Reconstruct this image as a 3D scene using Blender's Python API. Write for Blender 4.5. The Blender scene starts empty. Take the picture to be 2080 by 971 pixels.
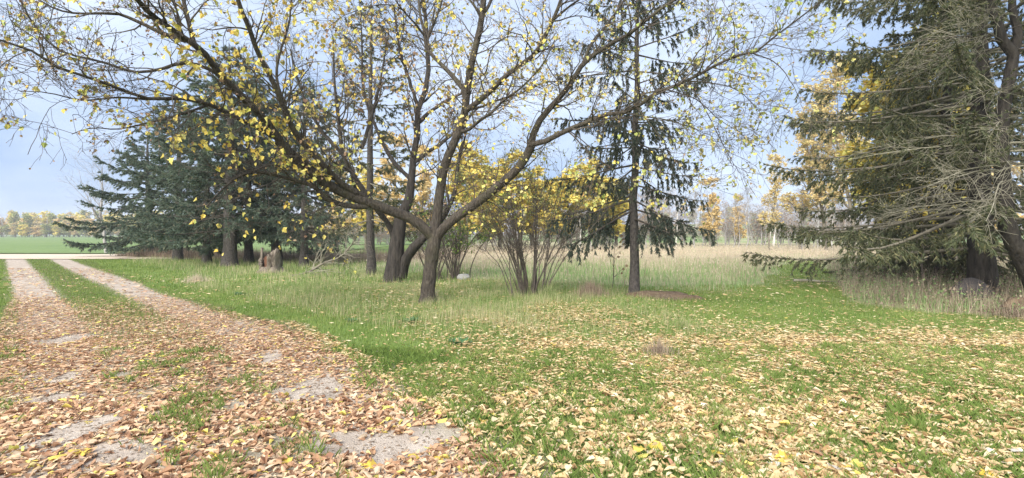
import bpy, math
import numpy as np

# ------------------------------------------------------------------ camera, sky, sun, exposure
F, CX, HY, EYE = 1040.0, 1040.0, 476.0, 1.6        # photo focal length / centre / horizon row (2080 px wide), eye height
scene = bpy.context.scene
col = scene.collection
cam = bpy.data.cameras.new('camera')
cam.lens, cam.sensor_width = 18.0, 36.0
cam.shift_y = -(485.5 - HY) / 2080.0
cam.clip_start, cam.clip_end = 0.05, 6000
camo = bpy.data.objects.new('camera', cam)
camo.location = (0, 0, EYE)
camo.rotation_euler = (math.radians(90), 0, 0)
col.objects.link(camo)
scene.camera = camo

SUN_EL, SUN_AZ = 38.0, 205.0                       # degrees; azimuth clockwise from +Y
world = bpy.data.worlds.new('World')
scene.world = world
world.use_nodes = True
wn, wl = world.node_tree.nodes, world.node_tree.links
wn.clear()
sky = wn.new('ShaderNodeTexSky')
sky.sky_type = 'NISHITA'
sky.sun_disc = False
sky.sun_elevation = math.radians(SUN_EL)
sky.sun_rotation = math.radians(SUN_AZ)
sky.air_density, sky.dust_density, sky.ozone_density = 1.0, 2.0, 1.5
tc = wn.new('ShaderNodeTexCoord')
mp = wn.new('ShaderNodeMapping')
mp.inputs['Scale'].default_value = (1.0, 1.0, 2.6)
nz = wn.new('ShaderNodeTexNoise')
nz.inputs['Scale'].default_value = 2.4
nz.inputs['Detail'].default_value = 5.0
nz.inputs['Roughness'].default_value = 0.5
cr = wn.new('ShaderNodeValToRGB')
cr.color_ramp.elements[0].position, cr.color_ramp.elements[0].color = 0.32, (1.25, 1.85, 3.0, 1)
cr.color_ramp.elements[1].position, cr.color_ramp.elements[1].color = 0.68, (3.4, 3.8, 4.5, 1)
mx = wn.new('ShaderNodeMix')
mx.data_type = 'RGBA'
mx.inputs['Factor'].default_value = 0.93
bg = wn.new('ShaderNodeBackground')
bg.inputs['Strength'].default_value = 0.05
wo = wn.new('ShaderNodeOutputWorld')
wl.new(tc.outputs['Generated'], mp.inputs['Vector'])
wl.new(mp.outputs['Vector'], nz.inputs['Vector'])
wl.new(nz.outputs['Fac'], cr.inputs['Fac'])
wl.new(sky.outputs['Color'], mx.inputs['A'])
wl.new(cr.outputs['Color'], mx.inputs['B'])
wl.new(mx.outputs['Result'], bg.inputs['Color'])
wl.new(bg.outputs['Background'], wo.inputs['Surface'])

sun = bpy.data.lights.new('sun', 'SUN')
sun.energy = 1.5
sun.angle = math.radians(60)
sun.color = (1.0, 0.94, 0.84)
suno = bpy.data.objects.new('sun', sun)
a, e = math.radians(SUN_AZ), math.radians(SUN_EL)
suno.rotation_euler = (math.pi / 2 - e, 0, math.pi - a)
suno.location = (0, 0, 30)
col.objects.link(suno)
scene.view_settings.view_transform = 'Standard'
scene.view_settings.look = 'None'
scene.view_settings.gamma = 1
scene.view_settings.exposure = 2.55
scene.cycles.max_bounces = 5
scene.cycles.diffuse_bounces = 3
scene.cycles.glossy_bounces = 1
scene.cycles.transmission_bounces = 3
scene.cycles.caustics_reflective = False
scene.cycles.caustics_refractive = False

# ------------------------------------------------------------------ helpers
rng = np.random.default_rng(11)

def px(x, y, d):
    """pixel of the photograph at a given distance -> point"""
    return np.array([(x - CX) / F * d, d, EYE + (HY - y) / F * d])

def gp(x, y):
    """pixel on the ground -> ground point"""
    d = EYE * F / (y - HY)
    return np.array([(x - CX) / F * d, d, 0.0])

def sstep(v, a, b):
    t = np.clip((v - a) / (b - a), 0, 1)
    return t * t * (3 - 2 * t)

def hgt(x, y):
    x, y = np.asarray(x, float), np.asarray(y, float)
    near = 1 - sstep(np.hypot(x, y), 16, 30)
    return near * (0.025 * np.sin(0.9 * x + 0.4 * y + 1) + 0.02 * np.sin(0.5 * x - 1.1 * y) + 0.012 * np.sin(2.1 * x + 1.7 * y))

_ph = np.random.default_rng(3).uniform(0, 6.28, (3, 24))
_dr = np.random.default_rng(4).uniform(0, 6.28, 24)
def noise2(x, y, scale):
    """smooth noise about 0..1 with features of the given size in metres"""
    v = 0
    for i in range(10):
        k = 6.28 / scale * (0.5 + 0.16 * i)
        v = v + np.sin(k * (x * math.cos(_dr[i]) + y * math.sin(_dr[i])) + _ph[0, i])
    return 0.5 + v / 9.0

def build(name, V, faces, mat, parent=None, smooth=False, loc=None):
    """V (N,3); faces: list of int arrays (M,3) or (M,4)"""
    me = bpy.data.meshes.new(name)
    V = np.asarray(V, np.float32)
    me.vertices.add(len(V))
    me.vertices.foreach_set('co', V.ravel())
    faces = [np.asarray(f, np.int32) for f in faces if len(f)]
    loops = np.concatenate([f.ravel() for f in faces])
    sizes = np.concatenate([np.full(len(f), f.shape[1], np.int32) for f in faces])
    starts = np.concatenate([[0], np.cumsum(sizes)[:-1]]).astype(np.int32)
    me.loops.add(len(loops))
    me.loops.foreach_set('vertex_index', loops)
    me.polygons.add(len(sizes))
    me.polygons.foreach_set('loop_start', starts)
    if smooth:
        me.polygons.foreach_set('use_smooth', np.ones(len(sizes), bool))
    me.update(calc_edges=True)
    me.materials.append(mat)
    return link(name, me, parent, loc)

def link(name, me, parent=None, loc=None):
    o = bpy.data.objects.new(name, me)
    col.objects.link(o)
    if parent is not None:
        o.parent = parent
    if loc is not None:
        o.location = loc
    return o

def tag(o, label=None, cat=None, group=None, kind=None):
    if label: o['label'] = label
    if cat: o['category'] = cat
    if group: o['group'] = group
    if kind: o['kind'] = kind
    return o

def empty(name, loc, label=None, cat=None, group=None, rz=0.0):
    o = bpy.data.objects.new(name, None)
    o.empty_display_size = 0.2
    o.location = loc
    o.rotation_euler = (0, 0, rz)
    col.objects.link(o)
    return tag(o, label, cat, group)

def copy_tree(o, loc, rz, sc, label=None):
    c = o.copy()
    col.objects.link(c)
    c.location = loc
    c.rotation_euler = (0, 0, rz)
    c.scale = (sc[0], sc[0], sc[1])
    if label: c['label'] = label
    for ch in o.children:
        d = ch.copy()
        col.objects.link(d)
        d.parent = c
    return c

def norm(v):
    return v / np.maximum(np.linalg.norm(v, axis=-1, keepdims=True), 1e-9)

def tubes(P, R, sides):
    """P (B,n,3), R (B,n) -> verts, quads (tips closed by tiny radius)"""
    P, R = np.asarray(P, float), np.asarray(R, float)
    B, n, _ = P.shape
    T = norm(np.gradient(P, axis=1))
    D = norm(P[:, -1] - P[:, 0])
    ref = np.where(np.abs(D[:, 2:3]) < 0.75, np.array([[0, 0, 1.0]]), np.array([[0.0, 1.0, 0.0]]))
    U = norm(np.cross(T, ref[:, None, :]))
    W = np.cross(T, U)
    ang = np.arange(sides) * 2 * math.pi / sides
    ring = P[:, :, None, :] + R[:, :, None, None] * (np.cos(ang)[None, None, :, None] * U[:, :, None, :] + np.sin(ang)[None, None, :, None] * W[:, :, None, :])
    V = ring.reshape(-1, 3)
    b, i, k = np.meshgrid(np.arange(B), np.arange(n - 1), np.arange(sides), indexing='ij')
    k2 = (k + 1) % sides
    base = b * n * sides
    Q = np.stack([base + i * sides + k, base + i * sides + k2, base + (i + 1) * sides + k2, base + (i + 1) * sides + k], -1).reshape(-1, 4)
    return V, Q

def join(parts):
    """[(V, F)] -> V, [F...] grouped by face size"""
    off, Vs, Fs = 0, [], {}
    for V, Fc in parts:
        if not len(V): continue
        Vs.append(V)
        Fs.setdefault(Fc.shape[1], []).append(Fc + off)
        off += len(V)
    return np.concatenate(Vs), [np.concatenate(f) for f in Fs.values()]

def stamp(tv, tf, pos, M):
    """copies of a template: pos (N,3), M (N,3,3) columns = local axes (scaled)"""
    tv, tf = np.asarray(tv, float), np.asarray(tf, int)
    V = np.einsum('nij,tj->nti', M, tv) + pos[:, None, :]
    Fc = (np.arange(len(pos))[:, None, None] * len(tv) + tf[None]).reshape(-1, tf.shape[1])
    return V.reshape(-1, 3), Fc

def frames(fwd, up, s):
    """matrices with local y = fwd, local z about up, scaled by s (N,) or (N,3)"""
    y = norm(fwd)
    x = norm(np.cross(y, up))
    z = np.cross(x, y)
    s = np.asarray(s, float)
    if s.ndim == 1: s = np.repeat(s[:, None], 3, 1)
    return np.stack([x * s[:, 0:1], y * s[:, 1:2], z * s[:, 2:3]], -1)

def rdir(n, r=None):
    return norm((r or rng).normal(size=(n, 3)))

def resample(pts, n):
    """smooth a polyline (k,c) into n samples"""
    pts = np.asarray(pts, float)
    k = len(pts)
    if k == 2:
        t = np.linspace(0, 1, n)[:, None]
        return pts[0] * (1 - t) + pts[1] * t
    seg = np.r_[0, np.cumsum(np.linalg.norm(np.diff(pts[:, :3], axis=0), axis=1))]
    s = np.linspace(0, seg[-1], n)
    m = np.gradient(pts, seg, axis=0)
    i = np.clip(np.searchsorted(seg, s, 'right') - 1, 0, k - 2)
    h = (seg[i + 1] - seg[i])[:, None]
    t = ((s - seg[i])[:, None]) / h
    return (2*t**3 - 3*t**2 + 1) * pts[i] + (t**3 - 2*t**2 + t) * h * m[i] + (-2*t**3 + 3*t**2) * pts[i+1] + (t**3 - t**2) * h * m[i+1]

def spawn(P, R, counts, lens, ang=(0.5, 1.0), trop=(0, 0, 0.2), n=6, wob=0.15, t0=0.2, rf=0.6, rmax=1.0, rmin=0.002, r=None, t1=1.0):
    """children growing off parents P (B,m,3), R (B,m); counts (B,), lens = (lo, hi)"""
    r = r or rng
    B, m, _ = P.shape
    idx = np.repeat(np.arange(B), counts)
    N = len(idx)
    t = r.uniform(t0, t1, N) * (m - 1)
    i = np.clip(t.astype(int), 0, m - 2)
    f = (t - i)[:, None]
    p0 = P[idx, i] * (1 - f) + P[idx, i + 1] * f
    r0 = R[idx, i] * (1 - f[:, 0]) + R[idx, i + 1] * f[:, 0]
    tan = norm(P[idx, i + 1] - P[idx, i])
    perp = norm(np.cross(tan, rdir(N, r)))
    a = r.uniform(ang[0], ang[1], N)[:, None]
    d = norm(np.cos(a) * tan + np.sin(a) * perp + np.array(trop) * 0.5)
    L = r.uniform(lens[0], lens[1], N) * (1.15 - 0.5 * t / (m - 1))
    pts = [p0]
    st = (L / (n - 1))[:, None]
    for k in range(n - 1):
        pts.append(pts[-1] + d * st)
        d = norm(d + r.normal(size=(N, 3)) * wob + np.array(trop) * 0.25)
    Pn = np.stack(pts, 1)
    rb = np.minimum(r0 * rf, rmax)
    Rn = np.maximum(rb[:, None] * np.linspace(1, 0.25, n)[None], rmin)
    return Pn, Rn

# ------------------------------------------------------------------ materials
def new_mat(name):
    m = bpy.data.materials.new(name)
    m.use_nodes = True
    nt = m.node_tree
    nt.nodes.clear()
    out = nt.nodes.new('ShaderNodeOutputMaterial')
    b = nt.nodes.new('ShaderNodeBsdfPrincipled')
    b.inputs['Roughness'].default_value = 0.85
    b.inputs['Specular IOR Level'].default_value = 0.25
    nt.links.new(b.outputs['BSDF'], out.inputs['Surface'])
    return m, nt, b, out

def ramp(nt, stops, const=False):
    c = nt.nodes.new('ShaderNodeValToRGB')
    el = c.color_ramp.elements
    while len(el) < len(stops): el.new(0.5)
    for q, (p, cc) in enumerate(stops):
        el[q].position = p
        el[q].color = (*cc, 1)
    if const: c.color_ramp.interpolation = 'CONSTANT'
    return c

def mat_pick(name, stops, transl=0.35, rough=0.8, obj=False, spec=0.2, patch=0.0):
    """thin leaf: a colour picked for each separate piece, some light let through"""
    m, nt, b, out = new_mat(name)
    c = ramp(nt, stops)
    if obj:
        src = nt.nodes.new('ShaderNodeObjectInfo').outputs['Random']
    else:
        src = nt.nodes.new('ShaderNodeNewGeometry').outputs['Random Per Island']
    tcn = nt.nodes.new('ShaderNodeTexCoord')
    if patch > 0:
        pn = nt.nodes.new('ShaderNodeTexNoise')
        pn.inputs['Scale'].default_value = 0.7
        pn.inputs['Detail'].default_value = 4
        nt.links.new(tcn.outputs['Object'], pn.inputs['Vector'])
        pr = nt.nodes.new('ShaderNodeMapRange')
        pr.inputs['From Min'].default_value, pr.inputs['From Max'].default_value = 0.3, 0.7
        nt.links.new(pn.outputs['Fac'], pr.inputs['Value'])
        pm = nt.nodes.new('ShaderNodeMix')
        pm.inputs['Factor'].default_value = patch
        nt.links.new(src, pm.inputs['A'])
        nt.links.new(pr.outputs['Result'], pm.inputs['B'])
        src = pm.outputs['Result']
    nt.links.new(src, c.inputs['Fac'])
    n = nt.nodes.new('ShaderNodeTexNoise')
    n.inputs['Scale'].default_value = 30
    mr = nt.nodes.new('ShaderNodeMapRange')
    mr.inputs['To Min'].default_value, mr.inputs['To Max'].default_value = 0.75, 1.2
    mm = nt.nodes.new('ShaderNodeMix')
    mm.data_type, mm.blend_type = 'RGBA', 'MULTIPLY'
    mm.inputs['Factor'].default_value = 1
    nt.links.new(tcn.outputs['Object'], n.inputs['Vector'])
    nt.links.new(n.outputs['Fac'], mr.inputs['Value'])
    nt.links.new(c.outputs['Color'], mm.inputs['A'])
    nt.links.new(mr.outputs['Result'], mm.inputs['B'])
    nt.links.new(mm.outputs['Result'], b.inputs['Base Color'])
    b.inputs['Roughness'].default_value = rough
    b.inputs['Specular IOR Level'].default_value = spec
    if transl > 0:
        tr = nt.nodes.new('ShaderNodeBsdfTranslucent')
        nt.links.new(mm.outputs['Result'], tr.inputs['Color'])
        ms = nt.nodes.new('ShaderNodeMixShader')
        ms.inputs['Fac'].default_value = transl
        nt.links.new(b.outputs['BSDF'], ms.inputs[1])
        nt.links.new(tr.outputs['BSDF'], ms.inputs[2])
        nt.links.new(ms.outputs['Shader'], out.inputs['Surface'])
    return m

def mat_bark(name, dark, light, scale=14.0, stretch=0.25, bump=0.6, moss=None):
    m, nt, b, out = new_mat(name)
    tcn = nt.nodes.new('ShaderNodeTexCoord')
    mpn = nt.nodes.new('ShaderNodeMapping')
    mpn.inputs['Scale'].default_value = (1, 1, stretch)
    n = nt.nodes.new('ShaderNodeTexNoise')
    n.inputs['Scale'].default_value = scale
    n.inputs['Detail'].default_value = 6
    n.inputs['Roughness'].default_value = 0.65
    c = ramp(nt, [(0.3, dark), (0.7, light)])
    nt.links.new(tcn.outputs['Object'], mpn.inputs['Vector'])
    nt.links.new(mpn.outputs['Vector'], n.inputs['Vector'])
    nt.links.new(n.outputs['Fac'], c.inputs['Fac'])
    res = c.outputs['Color']
    if moss:
        n2 = nt.nodes.new('ShaderNodeTexNoise')
        n2.inputs['Scale'].default_value = 2.2
        n2.inputs['Detail'].default_value = 4
        nt.links.new(tcn.outputs['Object'], n2.inputs['Vector'])
        r2 = ramp(nt, [(0.5, (0, 0, 0)), (0.68, (1, 1, 1))])
        nt.links.new(n2.outputs['Fac'], r2.inputs['Fac'])
        mm = nt.nodes.new('ShaderNodeMix')
        mm.data_type = 'RGBA'
        mm.inputs['B'].default_value = (*moss, 1)
        nt.links.new(r2.outputs['Color'], mm.inputs['Factor'])
        nt.links.new(res, mm.inputs['A'])
        res = mm.outputs['Result']
    nt.links.new(res, b.inputs['Base Color'])
    bp = nt.nodes.new('ShaderNodeBump')
    bp.inputs['Strength'].default_value = bump
    bp.inputs['Distance'].default_value = 0.08
    nt.links.new(n.outputs['Fac'], bp.inputs['Height'])
    nt.links.new(bp.outputs['Normal'], b.inputs['Normal'])
    return m

def mat_soil(name, stops, scale=0.6, fine=25.0, bump=0.4, attr=None, attr_stops=None):
    """ground: broad patches of colour over fine grain"""
    m, nt, b, out = new_mat(name)
    tcn = nt.nodes.new('ShaderNodeTexCoord')
    n = nt.nodes.new('ShaderNodeTexNoise')
    n.inputs['Scale'].default_value = scale
    n.inputs['Detail'].default_value = 8
    n.inputs['Roughness'].default_value = 0.7
    c = ramp(nt, stops)
    nt.links.new(tcn.outputs['Object'], n.inputs['Vector'])
    nt.links.new(n.outputs['Fac'], c.inputs['Fac'])
    res = c.outputs['Color']
    n2 = nt.nodes.new('ShaderNodeTexNoise')
    n2.inputs['Scale'].default_value = fine
    n2.inputs['Detail'].default_value = 5
    nt.links.new(tcn.outputs['Object'], n2.inputs['Vector'])
    if attr:
        at = nt.nodes.new('ShaderNodeAttribute')
        at.attribute_name = attr
        c2 = ramp(nt, attr_stops)
        nt.links.new(n.outputs['Fac'], c2.inputs['Fac'])
        ad = nt.nodes.new('ShaderNodeMath'); ad.operation = 'ADD'
        sb = nt.nodes.new('ShaderNodeMath'); sb.operation = 'SUBTRACT'
        sb.inputs[1].default_value = 0.5
        nt.links.new(n2.outputs['Fac'], sb.inputs[0])
        nt.links.new(sb.outputs[0], ad.inputs[0])
        nt.links.new(at.outputs['Fac'], ad.inputs[1])
        ad.use_clamp = True
        mm0 = nt.nodes.new('ShaderNodeMix'); mm0.data_type = 'RGBA'
        nt.links.new(ad.outputs[0], mm0.inputs['Factor'])
        nt.links.new(res, mm0.inputs['A'])
        nt.links.new(c2.outputs['Color'], mm0.inputs['B'])
        res = mm0.outputs['Result']
    mr = nt.nodes.new('ShaderNodeMapRange')
    mr.inputs['To Min'].default_value, mr.inputs['To Max'].default_value = 0.7, 1.3
    nt.links.new(n2.outputs['Fac'], mr.inputs['Value'])
    mm = nt.nodes.new('ShaderNodeMix')
    mm.data_type, mm.blend_type = 'RGBA', 'MULTIPLY'
    mm.inputs['Factor'].default_value = 1
    nt.links.new(res, mm.inputs['A'])
    nt.links.new(mr.outputs['Result'], mm.inputs['B'])
    nt.links.new(mm.outputs['Result'], b.inputs['Base Color'])
    b.inputs['Roughness'].default_value = 0.95
    b.inputs['Specular IOR Level'].default_value = 0.1
    bp = nt.nodes.new('ShaderNodeBump')
    bp.inputs['Strength'].default_value = bump
    bp.inputs['Distance'].default_value = 0.03
    nt.links.new(n2.outputs['Fac'], bp.inputs['Height'])
    nt.links.new(bp.outputs['Normal'], b.inputs['Normal'])
    return m

M = {}
M['lawn'] = mat_soil('lawn_soil', [(0.3, (0.09, 0.15, 0.04)), (0.5, (0.13, 0.2, 0.05)), (0.7, (0.2, 0.2, 0.09))], 0.5, 22, 0.4, 'meadow', [(0.3, (0.24, 0.26, 0.12)), (0.6, (0.36, 0.31, 0.2))])
M['dirt'] = mat_soil('dirt', [(0.3, (0.25, 0.205, 0.17)), (0.45, (0.37, 0.31, 0.26)), (0.58, (0.46, 0.395, 0.335)), (0.7, (0.5, 0.435, 0.375))], 2.6, 70, 0.6, 'verge',
                     [(0.3, (0.06, 0.10, 0.025)), (0.6, (0.12, 0.13, 0.045))])
M['gravel'] = mat_soil('gravel', [(0.3, (0.46, 0.38, 0.30)), (0.7, (0.58, 0.49, 0.40))], 0.8, 12, 0.3)
M['crop'] = mat_soil('crop', [(0.3, (0.12, 0.185, 0.065)), (0.7, (0.18, 0.24, 0.095))], 0.06, 1.5, 0.2)
M['hillside'] = mat_soil('hillside', [(0.35, (0.12, 0.19, 0.07)), (0.5, (0.16, 0.23, 0.08)), (0.62, (0.42, 0.36, 0.24))], 0.02, 1.2, 0.2)
M['mulch'] = mat_soil('mulch', [(0.3, (0.09, 0.065, 0.045)), (0.7, (0.22, 0.16, 0.11))], 6, 45, 1.0)
M['bark_maple'] = mat_bark('bark_maple', (0.025, 0.021, 0.018), (0.125, 0.105, 0.085), 22, 0.3, 1.0, (0.085, 0.078, 0.05))
M['bark_dark'] = mat_bark('bark_dark', (0.016, 0.014, 0.013), (0.07, 0.06, 0.052), 12, 0.25, 0.9)
M['bark_spruce'] = mat_bark('bark_spruce', (0.035, 0.031, 0.03), (0.13, 0.115, 0.105), 20, 0.6, 0.8)
M['twig'] = mat_bark('twig', (0.045, 0.038, 0.033), (0.13, 0.11, 0.092), 8, 1, 0.2)
M['dead_twig'] = mat_bark('dead_twig', (0.17, 0.155, 0.115), (0.38, 0.355, 0.28), 6, 1, 0.2)
M['mid_twig'] = mat_bark('mid_twig', (0.1, 0.09, 0.07), (0.24, 0.215, 0.17), 6, 1, 0.2)
M['bark_grey'] = mat_bark('bark_grey', (0.2, 0.185, 0.175), (0.42, 0.4, 0.39), 3, 0.5, 0.2)
M['bark_birch'] = mat_bark('bark_birch', (0.4, 0.38, 0.35), (0.78, 0.75, 0.71), 3, 2.0, 0.2)
M['shrub_stem'] = mat_bark('shrub_stem', (0.05, 0.042, 0.036), (0.18, 0.15, 0.125), 10, 0.5, 0.3)
M['needle'] = mat_pick('needle_blue_green', [(0, (0.07, 0.105, 0.078)), (0.5, (0.11, 0.155, 0.115)), (0.85, (0.155, 0.195, 0.135)), (1, (0.25, 0.23, 0.155))], 0.3, 0.7)
M['needle_dark'] = mat_pick('needle_dark', [(0, (0.036, 0.052, 0.042)), (0.6, (0.066, 0.09, 0.068)), (1, (0.12, 0.11, 0.075))], 0.2, 0.7)
M['needle_grey'] = mat_pick('needle_grey_green', [(0, (0.065, 0.08, 0.042)), (0.6, (0.11, 0.125, 0.066)), (1, (0.2, 0.185, 0.095))], 0.25, 0.75)
M['leaf_yellow'] = mat_pick('leaf_yellow', [(0, (0.74, 0.5, 0.1)), (0.3, (0.8, 0.64, 0.16)), (0.65, (0.8, 0.71, 0.24)), (0.93, (0.62, 0.62, 0.13)), (1, (0.45, 0.28, 0.12))], 0.22)
M['leaf_lime'] = mat_pick('leaf_lime', [(0, (0.3, 0.37, 0.1)), (0.35, (0.45, 0.46, 0.15)), (0.7, (0.54, 0.5, 0.2)), (1, (0.5, 0.41, 0.22))], 0.22)
M['leaf_dry'] = mat_pick('leaf_dry', [(0, (0.16, 0.1, 0.07)), (0.5, (0.34, 0.22, 0.14)), (1, (0.5, 0.36, 0.22))], 0.22)
M['leaf_pale'] = mat_pick('leaf_pale', [(0, (0.55, 0.4, 0.2)), (0.5, (0.66, 0.52, 0.26)), (1, (0.62, 0.58, 0.25))], 0.22)
M['leaf_gold'] = mat_pick('leaf_gold', [(0, (0.74, 0.54, 0.12)), (0.6, (0.78, 0.67, 0.2)), (1, (0.58, 0.62, 0.2))], 0.22)
M['leaf_orange'] = mat_pick('leaf_orange', [(0, (0.68, 0.47, 0.2)), (0.6, (0.74, 0.58, 0.28)), (1, (0.68, 0.6, 0.36))], 0.22)
M['leaf_green'] = mat_pick('leaf_green', [(0, (0.09, 0.17, 0.04)), (0.6, (0.16, 0.25, 0.06)), (1, (0.35, 0.37, 0.09))], 0.22)
M['leaf_olive'] = mat_pick('leaf_olive', [(0, (0.2, 0.25, 0.08)), (0.6, (0.34, 0.36, 0.12)), (1, (0.5, 0.44, 0.16))], 0.22)
DRIVE_ST = [(0, (0.206, 0.105, 0.063)), (0.22, (0.390, 0.222, 0.131)), (0.45, (0.535, 0.338, 0.205)), (0.7, (0.616, 0.433, 0.283)), (0.9, (0.678, 0.550, 0.388)), (0.965, (0.678, 0.550, 0.136)), (1, (0.709, 0.655, 0.168))]
LAWN_ST = [(0, (0.323, 0.193, 0.092)), (0.22, (0.504, 0.348, 0.176)), (0.5, (0.605, 0.444, 0.240)), (0.75, (0.665, 0.532, 0.314)), (0.92, (0.706, 0.599, 0.416)), (0.97, (0.706, 0.560, 0.139)), (1, (0.786, 0.696, 0.573))]
M['litter_drive'] = mat_pick('litter_drive', DRIVE_ST, 0.2, 0.75)
M['litter_lawn'] = mat_pick('litter_lawn', LAWN_ST, 0.2, 0.75)
M['fallen_tan'] = mat_pick('fallen_tan', [(0, (0.36, 0.2, 0.12)), (0.5, (0.52, 0.33, 0.2)), (1, (0.62, 0.46, 0.31))], 0.2, 0.75, obj=True)
M['fallen_cream'] = mat_pick('fallen_cream', [(0, (0.52, 0.38, 0.21)), (0.6, (0.62, 0.5, 0.3)), (1, (0.7, 0.62, 0.45))], 0.2, 0.75, obj=True)
M['fallen_yellow'] = mat_pick('fallen_yellow', [(0, (0.68, 0.45, 0.07)), (1, (0.72, 0.64, 0.17))], 0.3, 0.7, obj=True)
M['fallen_white'] = mat_pick('fallen_white', [(0, (0.48, 0.43, 0.37)), (1, (0.6, 0.56, 0.5))], 0.15, 0.7, obj=True)
M['fallen_brown'] = mat_pick('fallen_brown', [(0, (0.2, 0.1, 0.06)), (1, (0.42, 0.23, 0.15))], 0.15, 0.75, obj=True)
M['grass'] = mat_pick('grass_green', [(0, (0.12, 0.19, 0.045)), (0.5, (0.2, 0.285, 0.07)), (0.8, (0.3, 0.35, 0.115)), (1, (0.48, 0.44, 0.21))], 0.4, patch=.5)
M['grass_mix'] = mat_pick('grass_mixed', [(0, (0.13, 0.23, 0.06)), (0.4, (0.24, 0.33, 0.11)), (0.65, (0.44, 0.41, 0.23)), (1, (0.6, 0.52, 0.36))], 0.35, patch=.4)
M['grass_pale'] = mat_pick('grass_pale', [(0, (0.18, 0.32, 0.1)), (0.6, (0.3, 0.43, 0.18)), (1, (0.54, 0.53, 0.32))], 0.4, patch=.4)
M['grass_tan'] = mat_pick('grass_tan', [(0, (0.46, 0.37, 0.28)), (0.5, (0.62, 0.52, 0.4)), (1, (0.74, 0.67, 0.49))], 0.4, patch=.4)
M['weed_brown'] = mat_pick('weed_brown', [(0, (0.16, 0.12, 0.09)), (0.5, (0.32, 0.25, 0.19)), (1, (0.48, 0.39, 0.29))], 0.25)
M['weed_green'] = mat_pick('weed_green', [(0, (0.05, 0.13, 0.06)), (1, (0.10, 0.21, 0.09))], 0.3)
M['grit'] = mat_pick('grit', [(0, (0.16, 0.14, 0.12)), (0.6, (0.36, 0.32, 0.28)), (1, (0.5, 0.47, 0.43))], 0)
M['stone'] = mat_soil('stone', [(0.3, (0.24, 0.24, 0.235)), (0.7, (0.36, 0.36, 0.35))], 9, 60, 0.5)
M['dome'] = mat_soil('dome_stone', [(0.3, (0.06, 0.055, 0.055)), (0.7, (0.11, 0.1, 0.1))], 5, 40, 0.5)
M['stump_out'] = mat_bark('stump_bark', (0.08, 0.065, 0.05), (0.28, 0.235, 0.19), 14, 0.2, 1.0)
M['stump_in'] = mat_bark('stump_rot', (0.07, 0.03, 0.018), (0.2, 0.1, 0.06), 18, 0.3, 1.0)

# ------------------------------------------------------------------ templates
_h = [(0.10, 0.02, 0), (0.38, 0.02, .06), (0.36, 0.2, .03), (0.54, 0.48, .12), (0.33, 0.52, .02), (0.26, 0.72, .02)]
_pts = [(0, 0.3, -0.03), (0, 0, 0)] + _h + [(0, 1.0, -0.12)] + [(-x, y, z) for x, y, z in _h[::-1]]
MAPLE_V = np.array(_pts)
MAPLE_F = np.array([(0, 1 + i, 1 + (i + 1) % (len(_pts) - 1)) for i in range(len(_pts) - 1)])
MAPLE_S = MAPLE_V[[1, 3, 5, 8, 11, 13, 0]]
MAPLE_SF = np.array([(6, 0, 1), (6, 1, 2), (6, 2, 3), (6, 3, 4), (6, 4, 5), (6, 5, 0)])
def curled(seed):
    """fallen leaf: a pointed strip bent along its length with raised edges"""
    r = np.random.default_rng(seed)
    ys = np.array([0, 0.28, 0.62, 1.0])
    w = np.array([0.04, 0.19, 0.15, 0.02]) * r.uniform(0.55, 1.35)
    bend, cup = r.uniform(-0.9, 1.2), r.uniform(0.3, 1.4)
    V = []
    for y, ww in zip(ys, w):
        tw = r.uniform(-0.3, 0.3)
        z = bend * (y - 0.5) ** 2 - bend * 0.1
        for s in (-1, 0, 1):
            V.append((s * ww * r.uniform(0.8, 1.2), y - 0.5 + r.uniform(-.05, .05) * abs(s), z + abs(s) * ww * cup * r.uniform(0.3, 1.4) + s * tw * ww))
    Q = [(3 * i + k, 3 * i + k + 1, 3 * i + k + 4, 3 * i + k + 3) for i in range(3) for k in range(2)]
    return np.array(V), np.array(Q)
CURLED = [curled(s) for s in range(8)]
def maple_fallen(seed):
    r = np.random.default_rng(seed + 50)
    V = MAPLE_V.copy()
    V[:, 0] *= r.uniform(.6, 1.0)
    V[:, 1] -= 0.4
    V[:, 2] = 0.45 * r.uniform(0.3, 1) * np.abs(V[:, 0]) ** 1.3 + r.uniform(-0.5, 0.5) * V[:, 1] ** 2 + r.normal(size=len(V)) * 0.05
    return V, MAPLE_F
LOBED = [maple_fallen(s) for s in range(4)]
SIMPLE_V = np.array([(-.14, -.1, .1), (0, -.5, .09), (.15, .08, .13), (0, .5, .1), (0, 0, -.03)])
SIMPLE_F = np.array([(4, 0, 1), (4, 1, 2), (4, 2, 3), (4, 3, 0)])
LEAFQ_V = np.array([(-.32, .35, .06), (0, 0, 0), (.32, .4, .06), (0, 1, -.05)])
LEAFQ_F = np.array([(0, 1, 2, 3)])
BLADE3_V = np.array([(-.5, 0, 0), (.5, 0, 0), (.05, .2, .6), (0, .55, 1.0)])
BLADE_V = np.array([(-.5, 0, 0), (.5, 0, 0), (0, .3, 1.0)])
BLADE_F = np.array([(0, 1, 2)])
def brush(k, spread, seed):
    """a short needle-covered shoot: k flat slivers fanned about the shoot axis (local y)"""
    r = np.random.default_rng(seed)
    V, Fc = [], []
    for i in range(k):
        a = 2 * math.pi * i / k + r.uniform(-.3, .3)
        o = np.array([math.cos(a), 0, math.sin(a) * 0.7]) * spread
        d = np.array([o[0], r.uniform(0.55, 1.0), o[2]])
        side = norm(np.cross(d, r.normal(size=3))) * 0.13
        b = np.array([0, r.uniform(-0.2, 0.2), 0])
        V += [b + side, b - side, b + d]
        Fc.append((3 * i, 3 * i + 1, 3 * i + 2))
    return np.array(V), np.array(Fc)
BRUSH = brush(7, 0.55, 1)
BRUSH_S = brush(5, 0.6, 2)

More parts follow.
